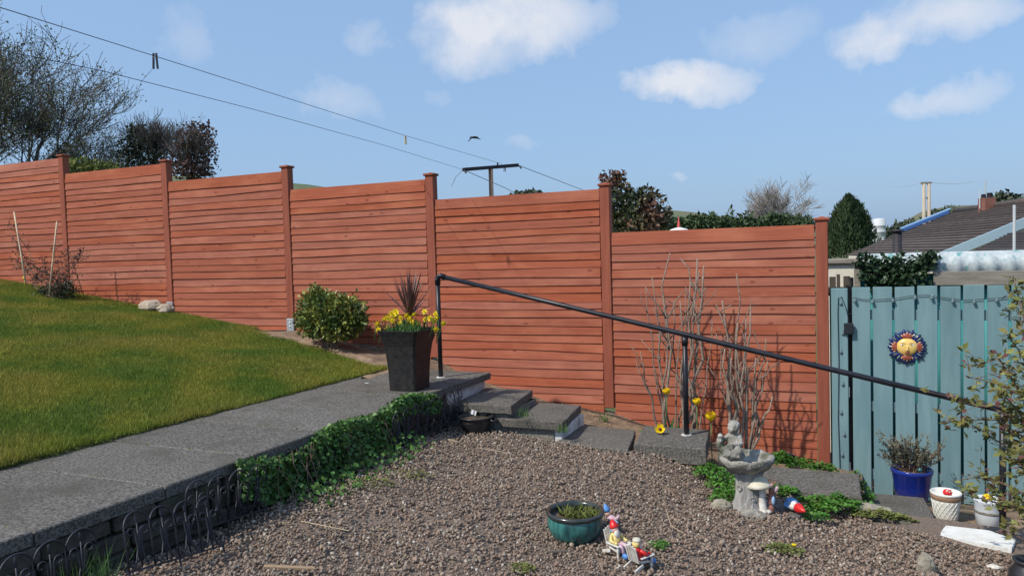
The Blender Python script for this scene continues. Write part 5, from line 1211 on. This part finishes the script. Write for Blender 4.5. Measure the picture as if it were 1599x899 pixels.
m = MB(); m.rbox((p0.x - .02, SY - .02, .6), (.055, .07, 1.72), .005); m.build('corner_post', 'old_wood', sd_)
q = FP(1405, 428, SY - .08); ic = thing('shed_ivy', 'dark ivy clump growing over the shed beam', 'ivy', tuple(q))
blobs = [(FP(1375, 432, SY - .08), (.18, .09, .11)), (FP(1410, 436, SY - .1), (.22, .10, .11)), (FP(1395, 416, SY - .06), (.13, .08, .10)), (FP(1440, 410, SY - .06), (.10, .08, .09)), (FP(1455, 402, SY - .06), (.05, .05, .05)), (FP(1352, 408, SY - .06), (.09, .07, .07))]
leafball('foliage', 'ivy_dark', ic, blobs, 1500, .045, .8, .6, .3)
w0 = FP(1290, 432, 2.2); w1 = FP(1334, 432, 2.2)
wl = thing('cream_wall', 'small cream rendered wall with grey coping beyond the fence', 'wall', (w0.x, 2.2, -1))
za, zc_ = FP(1315, 412, 2.2).z, FP(1315, 404, 2.2).z
m = MB(); m.box(((w0.x + w1.x) / 2, 2.3, (za - 1) / 2), (w1.x - w0.x, .2, za + 1)); m.build('render', 'cream_wall', wl)
m = MB(); m.rbox(((w0.x + w1.x) / 2, 2.3, (za + zc_) / 2), (w1.x - w0.x + .08, .3, zc_ - za), .01); m.build('coping', 'old_wood', wl)
old = thing('picket_fence', 'stub of dark weathered pickets behind the gate post', 'fence', (9.9, .5, -.6))
for k, (px, py, w) in enumerate([(1300, 432, .055), (1309, 428, .03), (1322, 431, .055), (1330, 433, .03)]):
    t_ = FP(px, py, .5); m = MB(); m.rbox((t_.x, .5, (t_.z - .6) / 2), (w, .02, t_.z + .6), .003); m.build('picket', 'dark_wood', old)
m = MB(); t_ = FP(1315, 455, .5); m.box((t_.x, .53, t_.z), (.3, .02, .08)); m.build('rail', 'dark_wood', old)
fp_ = D(1401, 362, 8.6); m = MB(); m.tube([(fp_.x, fp_.y, -.5), tuple(fp_)], .05, 12); fl = thing('flue_pipe', 'black flue pipe with a flat cowl in front of the tiled roof', 'pipe', (fp_.x, fp_.y, -.5)); m.build('pipe', 'arm_dark', fl, True)
m = MB(); m.lathe([(.02, 0), (.075, .004), (.075, .02), (.02, .03)], tuple(fp_), 14); m.build('cowl', 'arm_dark', fl, True)

# ------------------------------------------------------------------ bungalows beyond
def roofplane(par, A, B, C_, D4, courses, th, mat, name='tile_course'):
    """tile courses between eave A-B and ridge D4-C_ (A under D4), stepped like shingles"""
    A, B, C_, D4 = map(Vector, (A, B, C_, D4)); nrm = (B - A).cross(D4 - A).normalized()
    if nrm.z < 0: nrm = -nrm
    for i in range(courses):
        t0, t1 = i / courses, (i + 1) / courses + .15 / courses
        a, b, c_, d_ = A.lerp(D4, t0), B.lerp(C_, t0), B.lerp(C_, t1), A.lerp(D4, t1); m = MB()
        m.add([a + nrm * th, b + nrm * th, c_ + nrm * .002, d_ + nrm * .002, a - nrm * .03, b - nrm * .03, c_ - nrm * .03, d_ - nrm * .03], [(0, 1, 2, 3), (7, 6, 5, 4), (0, 4, 5, 1), (1, 5, 6, 2), (2, 6, 7, 3), (3, 7, 4, 0)]); m.build(name, mat, par)
E0 = D(1455, 401, 16); E1 = D(1322, 400, 23); R0 = D(1690, 303, 16); R1 = D(1492, 333, 23)
hz = 0.5 * (E0.z + E1.z); E0.z = E1.z = hz; rz_ = .5 * (R0.z + R1.z); R0.z = R1.z = rz_
h1 = thing('bungalow', 'bungalow with brown tiled roof and brick chimney beyond the shed', 'house', (E0.x, E0.y, -1.1))
m = MB(); E0r = R0 * 2 - E0; E0r.z = hz; E1r = R1 * 2 - E1; E1r.z = hz
m.add([(E0.x, E0.y, -1.1), tuple(E0), tuple(R0 - Vector((0, 0, .12))), tuple(E0r), (E0r.x, E0r.y, -1.1), (E1.x, E1.y, -1.1), tuple(E1), tuple(R1 - Vector((0, 0, .12))), tuple(E1r), (E1r.x, E1r.y, -1.1)],
      [(0, 1, 2, 3, 4), (9, 8, 7, 6, 5), (0, 5, 6, 1), (3, 8, 9, 4)])
m.v = [tuple(Vector(v) + (Vector((R1.x - R0.x, R1.y - R0.y, 0)).normalized() * (.25 if i < 5 else -.25))) for i, v in enumerate(m.v)]
m.build('wall', 'cream_wall', h1)
roof = MB(); roof.add([tuple(E0r), tuple(E1r), tuple(R1), tuple(R0)], [(0, 1, 2, 3)]); rf = roof.build('roof', 'tile', h1)
roofplane(rf, E1, E0, R0, R1, 19, .05, 'tile')
def bar(par, name, mat, a, b, w, h):
    a, b = Vector(a), Vector(b); d = b - a; m = MB(); m.box((a + b) / 2, (d.length, w, h), d.to_track_quat('X', 'Z').to_matrix()); return m.build(name, mat, par)
fwd_ = (E0 - E1).normalized()
bar(h1, 'bargeboard', 'barge', E0 + fwd_ * .05 - Vector((0, 0, .06)), R0 + fwd_ * .05 - Vector((0, 0, .06)), .05, .20)
u_ = (R1 - E1)
bar(h1, 'verge_strip', 'blue_strip', E1 + u_ * .50 + Vector((0, 0, .10)), E1 + u_ * .93 + Vector((0, 0, .10)), .14, .08)
bar(h1, 'verge_strip', 'blue_light', E1 + u_ * .50 + Vector((0, 0, .175)), E1 + u_ * .95 + Vector((0, 0, .175)), .10, .04)
rgd = MB(); rgd.tube([R0 + Vector((0, 0, .04)), R1 + Vector((0, 0, .04))], .09, 8); rgd.build('ridge_tiles', 'tile', rf, True)
cq = D(1541, 322, 20.3); m = MB(); m.box((cq.x, cq.y, cq.z - .05), (.30, .30, .55), RZ); ch = m.build('chimney', 'brick_red', rf)
m = MB(); m.lathe([(.07, 0), (.06, .12), (.075, .14)], (cq.x + .06, cq.y, cq.z + .22), 10); m.lathe([(.06, 0), (.05, .10), (.06, .11)], (cq.x - .08, cq.y, cq.z + .22), 10); m.build('chimney_pot', 'arm_dark', ch, True)
m = MB(); m.tube([(cq.x - .02, cq.y + .1, cq.z), tuple(D(1539, 281, 20.3))], .018, 5); q = D(1530, 297, 20.3); m.tube([(q.x, q.y, q.z - .5), tuple(q)], .014, 5); m.build('aerial', 'silo', rf)
h2 = thing('dark_roof_house', 'dark tiled lower roof at the right edge before the gable', 'house', tuple(D(1600, 395, 13)))
a, b = D(1516, 396, 12.5), D(1760, 398, 12.0); c_, d_ = D(1790, 356, 15.0), D(1578, 364, 15.5); roofplane(h2, a, b, c_, d_, 9, .04, 'tile_dark')
m = MB(); m.add([(a.x, a.y, -1.1), (b.x, b.y, -1.1), tuple(b - Vector((0, 0, .05))), tuple(a - Vector((0, 0, .05))), (d_.x, d_.y, -1.1), (c_.x, c_.y, -1.1), tuple(c_ - Vector((0, 0, .05))), tuple(d_ - Vector((0, 0, .05)))], [(0, 1, 2, 3), (1, 5, 6, 2), (5, 4, 7, 6), (4, 0, 3, 7)]); m.build('wall', 'cream_wall', h2)
q = D(1584, 320, 12); b_ = D(1583, 368, 12); m = MB(); m.tube([(b_.x, b_.y, -1.1), tuple(q)], .022, 8); one(m, 'grey_mast', 'silo', 'thin grey mast in front of the bungalow gable', 'pole', base=(b_.x, b_.y, -1.1))

# silo, twin pole, conifer, bare tree, hedge, bushes
SD = 46; a = D(1372.5, 343, SD); b_ = D(1372.5, 372, SD); m = MB(); R_ = 19.5 / 2 * SD / FPX
si = thing('grain_silo', 'pale grey metal feed silo on legs behind the roof', 'silo', (a.x, a.y, -1.1))
hh = a.z - b_.z; m.lathe([(R_ * .25, -hh * .35), (R_, 0), (R_, hh * .33), (R_ * 1.02, hh * .335), (R_, hh * .34), (R_, hh * .66), (R_ * 1.02, hh * .665), (R_, hh * .67), (R_, hh), (R_ * .55, hh * 1.06), (.02, hh * 1.08)], tuple(b_), 28); m.build('tank', 'silo', si, True)
for k in range(4): q = b_ + Vector((cos(k * pi / 2 + .6) * R_ * .95, sin(k * pi / 2 + .6) * R_ * .95, 0)); m = MB(); m.tube([(q.x, q.y, -1.1), (q.x, q.y, q.z + .1)], .05, 6); m.build('leg', 'silo', si)
TD = 62; tpn = thing('electricity_pole', 'pale twin-legged electricity pole with a cross bar on the skyline', 'pole', tuple(D(1446, 395, TD)))
for px in (1442.5, 1450.5):
    q = D(px, 287, TD); m = MB(); m.tube([(q.x, q.y, -1.1), tuple(q)], [.17, .13], 8); m.build('leg', 'pole_wood', tpn, True)
bar(tpn, 'crossarm', 'old_wood', D(1438, 286, TD), D(1454, 285.5, TD), .15, .16); bar(tpn, 'brace', 'old_wood', D(1441, 309, TD), D(1450, 309, TD), .1, .12)
m = MB(); a, b_ = D(1447, 285, TD), D(1380, 291, TD * 1.5); m.tube([a, a.lerp(b_, .5) - Vector((0, 0, .2)), b_], .018, 4); a, b_ = D(1447, 285, TD), D(1520, 284, TD * 1.4); m.tube([a, a.lerp(b_, .5) - Vector((0, 0, .2)), b_], .018, 4); m.build('cable', 'silo', tpn)

def conifer(label, px, top, bot, w, d, n):
    a, b = D(px, top, d), D(px, bot, d); hgt = a.z - b.z; R_ = w / 2 * d / FPX; t = thing('conifer', label, 'conifer', (b.x, b.y, -1.1))
    m = MB(); m.tube([(b.x, b.y, -1.1), (b.x, b.y, b.z + hgt * .8)], [.16, .03], 7); m.build('trunk', 'bark', t, True)
    z = rng.random(n) ** .8; th = rng.random(n) * tau; prof = np.interp(z, [0, .1, .3, .6, .85, 1], [.80, .95, 1., .80, .45, .02])
    lump = 1 + .13 * np.sin(th * 6 + z * 9) + .09 * np.sin(th * 11 - z * 17); r_ = R_ * prof * lump * (.55 + .45 * rng.random(n) ** .5)
    P = np.stack([b.x + r_ * np.cos(th), b.y + r_ * np.sin(th), b.z + z * hgt + .06 * rng.normal(size=n)], 1); A = np.stack([np.cos(th) * .45, np.sin(th) * .45, np.ones(n)], 1) + rdir(n) * .35
    L_ = R_ * .17 * (.6 + .8 * rng.random(n)); V, F = leafmesh(P, A, np.stack([np.cos(th), np.sin(th), 0 * th], 1) + rdir(n) * .5, L_, L_ * .42); npmesh('crown', V, F, 'conifer', t); return t
conifer('dense dark cone-shaped conifer just right of the last fence post', 1327, 311, 402, 70, 30, 9000)

def tree(name, label, base, hgt, spread, lv, seed, mat, leaf=None, nleaf=0, ls_=.05, r0=.1, lean=(0, 0), split=5, up=.35, trunkfrac=.28, twig_r=.004, blob=None, leafmatasp=.7):
    rnd = random.Random(seed); t = thing(name, label, 'tree', tuple(base)); br_m, tw_m = MB(), MB(); ends = []
    def grow(p, d, L_, r, lvl):
        k = 4 if lvl < 2 else 3; pts = [p.copy()]; dd = d.copy(); q = p.copy()
        for i in range(k):
            dd = (dd + Vector((rnd.gauss(0, .16), rnd.gauss(0, .16), rnd.gauss(0, .12) + (.05 if lvl > 0 else 0)))).normalized(); q = q + dd * (L_ / k); pts.append(q.copy())
        rs = [max(r * (1 - .55 * i / k), twig_r * .6) for i in range(k + 1)]
        (br_m if lvl < 2 else tw_m).tube(pts, rs, 7 if lvl == 0 else 5 if lvl == 1 else 3, lvl < 2)
        if lvl >= lv: ends.append((pts[-1], dd)); ends.append((pts[-2], dd)); return
        nb = split if lvl else split + 1
        for j in range(nb):
            t_ = rnd.uniform(.45 if lvl == 0 else .25, 1.0) if j else 1.0; f = t_ * k; i = min(int(f), k - 1); s = pts[i].lerp(pts[i + 1], f - i)
            a = rnd.uniform(0, tau); perp = Vector((cos(a), sin(a), rnd.uniform(-.1, .3))); sp = spread * rnd.uniform(.6, 1.2) * (.55 if j == 0 else 1)
            nd_ = (dd + perp * sp + Vector((0, 0, up * rnd.uniform(.2, 1)))).normalized(); grow(s, nd_, L_ * rnd.uniform(.58, .82), rs[min(i + 1, k)] * (.78 if j == 0 else .58), lvl + 1)
    grow(Vector(base), Vector((lean[0], lean[1], 1)).normalized(), hgt * trunkfrac, r0, 0)
    tr = br_m.build('trunk', mat, t, True); tw_m.build('twigs', mat, t)
    if leaf and nleaf:
        idx = rng.integers(0, len(ends), nleaf); E_ = np.array([tuple(e[0]) for e in ends])[idx]; Dd = np.array([tuple(e[1]) for e in ends])[idx]
        P = E_ + rng.normal(0, ls_ * 1.6, (nleaf, 3)) - Dd * (rng.random((nleaf, 1)) * hgt * .03); L_ = ls_ * (.6 + .8 * rng.random(nleaf)); V, F = leafmesh(P, Dd * .4 + rdir(nleaf), rdir(nleaf), L_, L_ * leafmatasp); npmesh('crown', V, F, leaf, t)
    return t, ends
def db(px, py, d, rx, rz, ry=None): k = d / FPX; return (D(px, py, d), (rx * k, (ry or rx) * k, rz * k))
TB = D(56, 300, 17); TB.z = 1.7
tree('garden_tree', 'large spreading tree with bare twigs and small spring leaves, far left', TB, 13.6, 1.10, 5, 5, 'bark', 'bud_leaf', 9500, .05, .21, (.06, 0), 5, .10, .18, .0085)
TB3 = D(150, 300, 19); TB3.z = 2.2
tree('garden_tree', 'lower twiggy tree filling the gap between the large bare tree and the dark one', TB3, 6.6, 1.1, 4, 22, 'bark', 'bud_leaf', 2600, .05, .10, (0, 0), 6, .12, .20, .006)
TB2 = D(-120, 320, 18); TB2.z = 2.3
tree('garden_tree', 'neighbouring spreading tree mostly outside the left edge', TB2, 9.5, .85, 4, 9, 'bark', 'bud_leaf', 3500, .06, .17, (.1, 0), 5, .25, .27, .008)
def bush(name, label, mat, stemmat, base, blobs, n, ln, asp, shell=.3, out=.5, nst=14):
    t = thing(name, label, 'bush' if 'tree' not in name else 'tree', tuple(base)); m = MB(); rnd = random.Random(n)
    for k in range(nst):
        b = blobs[k % len(blobs)]; e = Vector(b[0]) + Vector((rnd.gauss(0, .4) * b[1][0], rnd.gauss(0, .4) * b[1][1], rnd.gauss(0, .4) * b[1][2])); stems(m, wob(Vector(base) + Vector((rnd.gauss(0, .1), rnd.gauss(0, .1), 0)), e, 4, .05, rnd), .045, .010, 5)
    m.build('trunk', stemmat, t, True); leafball('crown', mat, t, blobs, n, ln, asp, out, shell); return t
dt_, ends = tree('dark_thicket_tree', 'dense dark ivy-clad tree between the bare tree and the purple one', D(222, 300, 18), 2.7, .8, 4, 8, 'bark', None, 0, .05, .08, (0, 0), 6, .4, .30, .006)
leafball('crown', 'dark_leaf', dt_, [db(222, 226, 18, 30, 30), db(205, 243, 18, 28, 24), db(245, 252, 18, 22, 24), db(215, 205, 18, 16, 14)], 1700, .085, .5, .5, .15)
pt_, ends = tree('purple_tree', 'airy purplish-leaved tree above the second fence post', D(300, 330, 17.5), 2.7, .75, 4, 14, 'bark', None, 0, .05, .07, (0, 0), 5, .5, .32, .006)
leafball('crown', 'purple_leaf', pt_, [db(305, 215, 17.5, 30, 26), db(285, 240, 17.5, 28, 26), db(318, 240, 17.5, 22, 34), db(300, 265, 17.5, 38, 16), db(322, 205, 17.5, 10, 16)], 1900, .085, .7, .4, .15)
bush('low_scrub', 'low olive-brown scrub just above the fence beside the first post', 'moss', 'bark', D(125, 300, 15), [db(125, 262, 15, 32, 14), db(160, 262, 15, 26, 10)], 1500, .07, .5, .3)
bush('photinia_bush', 'red-tipped photinia bush above the fence right of the fifth post', 'photinia', 'stem', D(985, 400, 11.5), [db(960, 315, 11.5, 30, 36), db(990, 325, 11.5, 34, 28), db(1022, 335, 11.5, 26, 24), db(955, 284, 11.5, 14, 18), db(968, 276, 11.5, 8, 10), db(1010, 304, 11.5, 16, 12), db(985, 350, 11.5, 50, 18), db(944, 280, 11.5, 7, 6), db(1042, 342, 11.5, 8, 14)], 3600, .075, .62, .35, .6)
m = MB(); q = D(1060, 355, 10.5); pa = thing('parasol', 'white parasol top with a red pointed finial behind the fence', 'parasol', (q.x, q.y, -.6))
m.lathe([(.55, -.32), (.40, -.20), (.22, -.08), (.10, -.02), (.02, .0)], tuple(q), 16); m.build('canopy', 'dome_white', pa, True)
m = MB(); m.lathe([(.018, -.01), (.022, .02), (.016, .07), (.010, .10), (.002, .16)], tuple(q), 8); m.build('finial', 'finial_red', pa, True)
m = MB(); m.tube([(q.x, q.y, -.6), (q.x, q.y, q.z - .02)], .02, 8); m.build('pole', 'dome_white', pa, True)
HD = 34
hb_ = thing('hedge', 'long clipped dark green hedge on the skyline', 'hedge', tuple(D(1140, 400, HD)))
blobs = [db(px, 354 + 3 * sin(px * .05) - (px - 1040) * .004, HD, 16, 13 + 2 * sin(px * .11), 30) for px in range(1050, 1262, 9)] + [db(1110, 340, HD, 8, 6), db(1142, 333, HD, 6, 8), db(1165, 338, HD, 10, 6), db(1205, 340, HD, 12, 5)]
leafball('foliage', 'hedge', hb_, blobs, 9000, .20, .5, .5, .5)
m = MB(); a, b_ = D(1048, 362, HD), D(1262, 362, HD); m.prism([(a.x, a.y, -1.1), (b_.x, b_.y, -1.1), (b_.x, b_.y, b_.z), (a.x, a.y, a.z)], tuple(FH * 1.4)); m.build('core', 'hedge', hb_)
TB = D(1205, 362, 40); TB.z = 1.0
tree('bare_tree', 'pale leafless round-headed tree behind the hedge', TB, 7.6, 1.15, 4, 4, 'pale_twig', None, 0, .05, .12, (0, 0), 7, .06, .22, .013)
for (nm, lb, px, py, d, rx, rz, n) in [('distant_tree', 'dark distant tree clump behind the tiled roof left of the twin pole', 1415, 368, 70, 28, 20, 1400), ('distant_tree', 'dark distant trees right of the twin pole', 1480, 345, 70, 32, 18, 1600), ('distant_tree', 'distant tree beside the chimney', 1565, 320, 40, 22, 16, 900), ('distant_tree', 'low trees peeping over the fence behind the washing line post', 825, 309, 40, 34, 7, 600), ('distant_tree', 'hazy trees between last fence post and conifer', 1293, 375, 60, 14, 22, 600), ('distant_tree', 'low distant trees right of the silo', 1400, 385, 50, 20, 20, 700)]:
    q = D(px, py, d); t = thing(nm, lb, 'tree', (q.x, q.y, -1.1)); m = MB(); m.tube([(q.x, q.y, -1.1), tuple(q)], .15, 6); m.build('trunk', 'bark', t)
    k = d / FPX; leafball('crown', 'far_tree', t, [(D(px, py, d), (rx * k, rx * k, rz * k)), (D(px - rx * .5, py + 4, d), (rx * .6 * k,) * 2 + (rz * .8 * k,)), (D(px + rx * .5, py + 2, d), (rx * .6 * k,) * 2 + (rz * .75 * k,))], n, .014 * d * .55, .6, .5, .35)

# ------------------------------------------------------------------ washing line post, lines, pegs, bird
WD = 10.2
tp_ = D(766, 262, WD); wp_ = thing('washing_line_post', 'brown T-shaped washing line post behind the fence', 'post', (tp_.x, tp_.y, 0.2))
m = MB(); m.tube([(tp_.x, tp_.y, .2), (tp_.x, tp_.y, tp_.z + .02)], [.034, .031], 10); m.build('post', 'post_brown', wp_, True)
aL, aR = D(723, 265, WD - .22), D(809, 258, WD + .18)
bar(wp_, 'crossarm', 'arm_dark', aL, aR, .045, .045)
m = MB()
for e in (aL, aR): m.tube([e + Vector((.02, 0, -.01)), e + Vector((.05, -.01, -.05))], .012, 6)
m.build('hook', 'arm_dark', wp_)
def line(label, pts, r=.0020):
    m = MB(); out = []
    for i in range(len(pts) - 1):
        a, b = pts[i], pts[i + 1]
        for k in range(8): t = k / 8; p = a.lerp(b, t); p.z -= .0; out.append(p)
    out.append(pts[-1]); m.tube(out, r, 5); return one(m, 'washing_line', 'line_cord', label, 'washing line', base=pts[0])
l1 = [D(-60, -8, 2.6), D(0, 12, 2.83), D(242, 88, 3.9), D(633, 212, 7.0), D(784, 256, WD + .1)]
line('upper washing line carrying pegs across the sky', l1)
line('lower washing line crossing the sky to the post', [D(-40, 70, 3.2), D(160, 111, 3.9), D(400, 172, 5.4), D(600, 227, 7.6), aL], .0021)
line('washing line running on from the right end of the post arm', [aR, D(900, 293, 12.5), D(960, 316, 14)], .0045)
line('washing line running on from the left end of the post arm', [aL, D(790, 294, 12), D(840, 322, 13.5)], .0045)
line('loose cord end hanging from the left end of the post arm', [aL, D(712, 276, WD - .2), D(705, 291, WD - .2)], .003)
def peg(px, py, d, mat, label, rz=0, sc=1):
    p = D(px, py, d); t = thing('clothes_peg', label, 'peg', tuple(p), 'pegs on the washing lines'); t['_w'] = (0, 0, 0)
    for s in (-1, 1):
        m = MB(); m.rbox((s * .009, 0, -.022), (.009, .011, .082), .002, Matrix.Rotation(s * -.05, 3, 'Y')); m.build('jaw', mat, t)
    m = MB(); m.tube([(-.012, 0, -.004), (0, -.007, -.001), (.012, 0, -.004)], .0022, 5); m.build('spring', 'galvanised', t)
    t.rotation_euler = (0, 0, YAW + rz); t.scale = (sc,) * 3; return t
peg(242, 89, 3.9, 'peg_dark', 'dark clothes peg hanging alone on the upper line at left')
peg(633, 215, 7.0, 'peg_pale', 'pale clothes peg alone on the upper line in mid sky', 1.2)
peg(777, 256, WD + .05, 'peg_dark', 'grey clothes peg at the washing line post arm, left of two', .8)
peg(788, 261, WD + .1, 'peg_dark', 'grey clothes peg at the washing line post arm, right of two', .3)
q = D(741, 216, 17); bd = thing('flying_bird', 'black bird in flight above the washing line post', 'bird', tuple(q))
m = MB(); v = [(-.16, .02, -.07), (-.10, .04, .01), (-.03, .05, .045), (0, .06, .05), (.05, .05, .03), (.14, .02, -.02), (.10, -.03, -.02), (.04, -.04, .02), (.0, -.05, .03), (-.05, -.03, .02), (-.11, -.01, -.02)]
vv = [RZ @ Vector(a) + q for a in v]; n = len(vv); m.add(vv + [a - Vector((0, 0, .012)) for a in vv], [tuple(range(n)), tuple(range(2 * n - 1, n - 1, -1))] + [(i, n + i, n + (i + 1) % n, (i + 1) % n) for i in range(n)]); m.build('wings', 'bird_black', bd)
m = MB(); m.tube([RZ @ Vector(a) + q for a in ((-.11, -.01, .02), (-.06, 0, .02), (0, 0, .02), (.05, 0, .015), (.075, 0, .012), (.09, 0, .008))], [.012, .022, .028, .024, .018, .003], 8); m.build('body', 'bird_black', bd, True)

# tidy: drop helper properties
for o in bpy.data.objects:
    if '_w' in o: del o['_w']
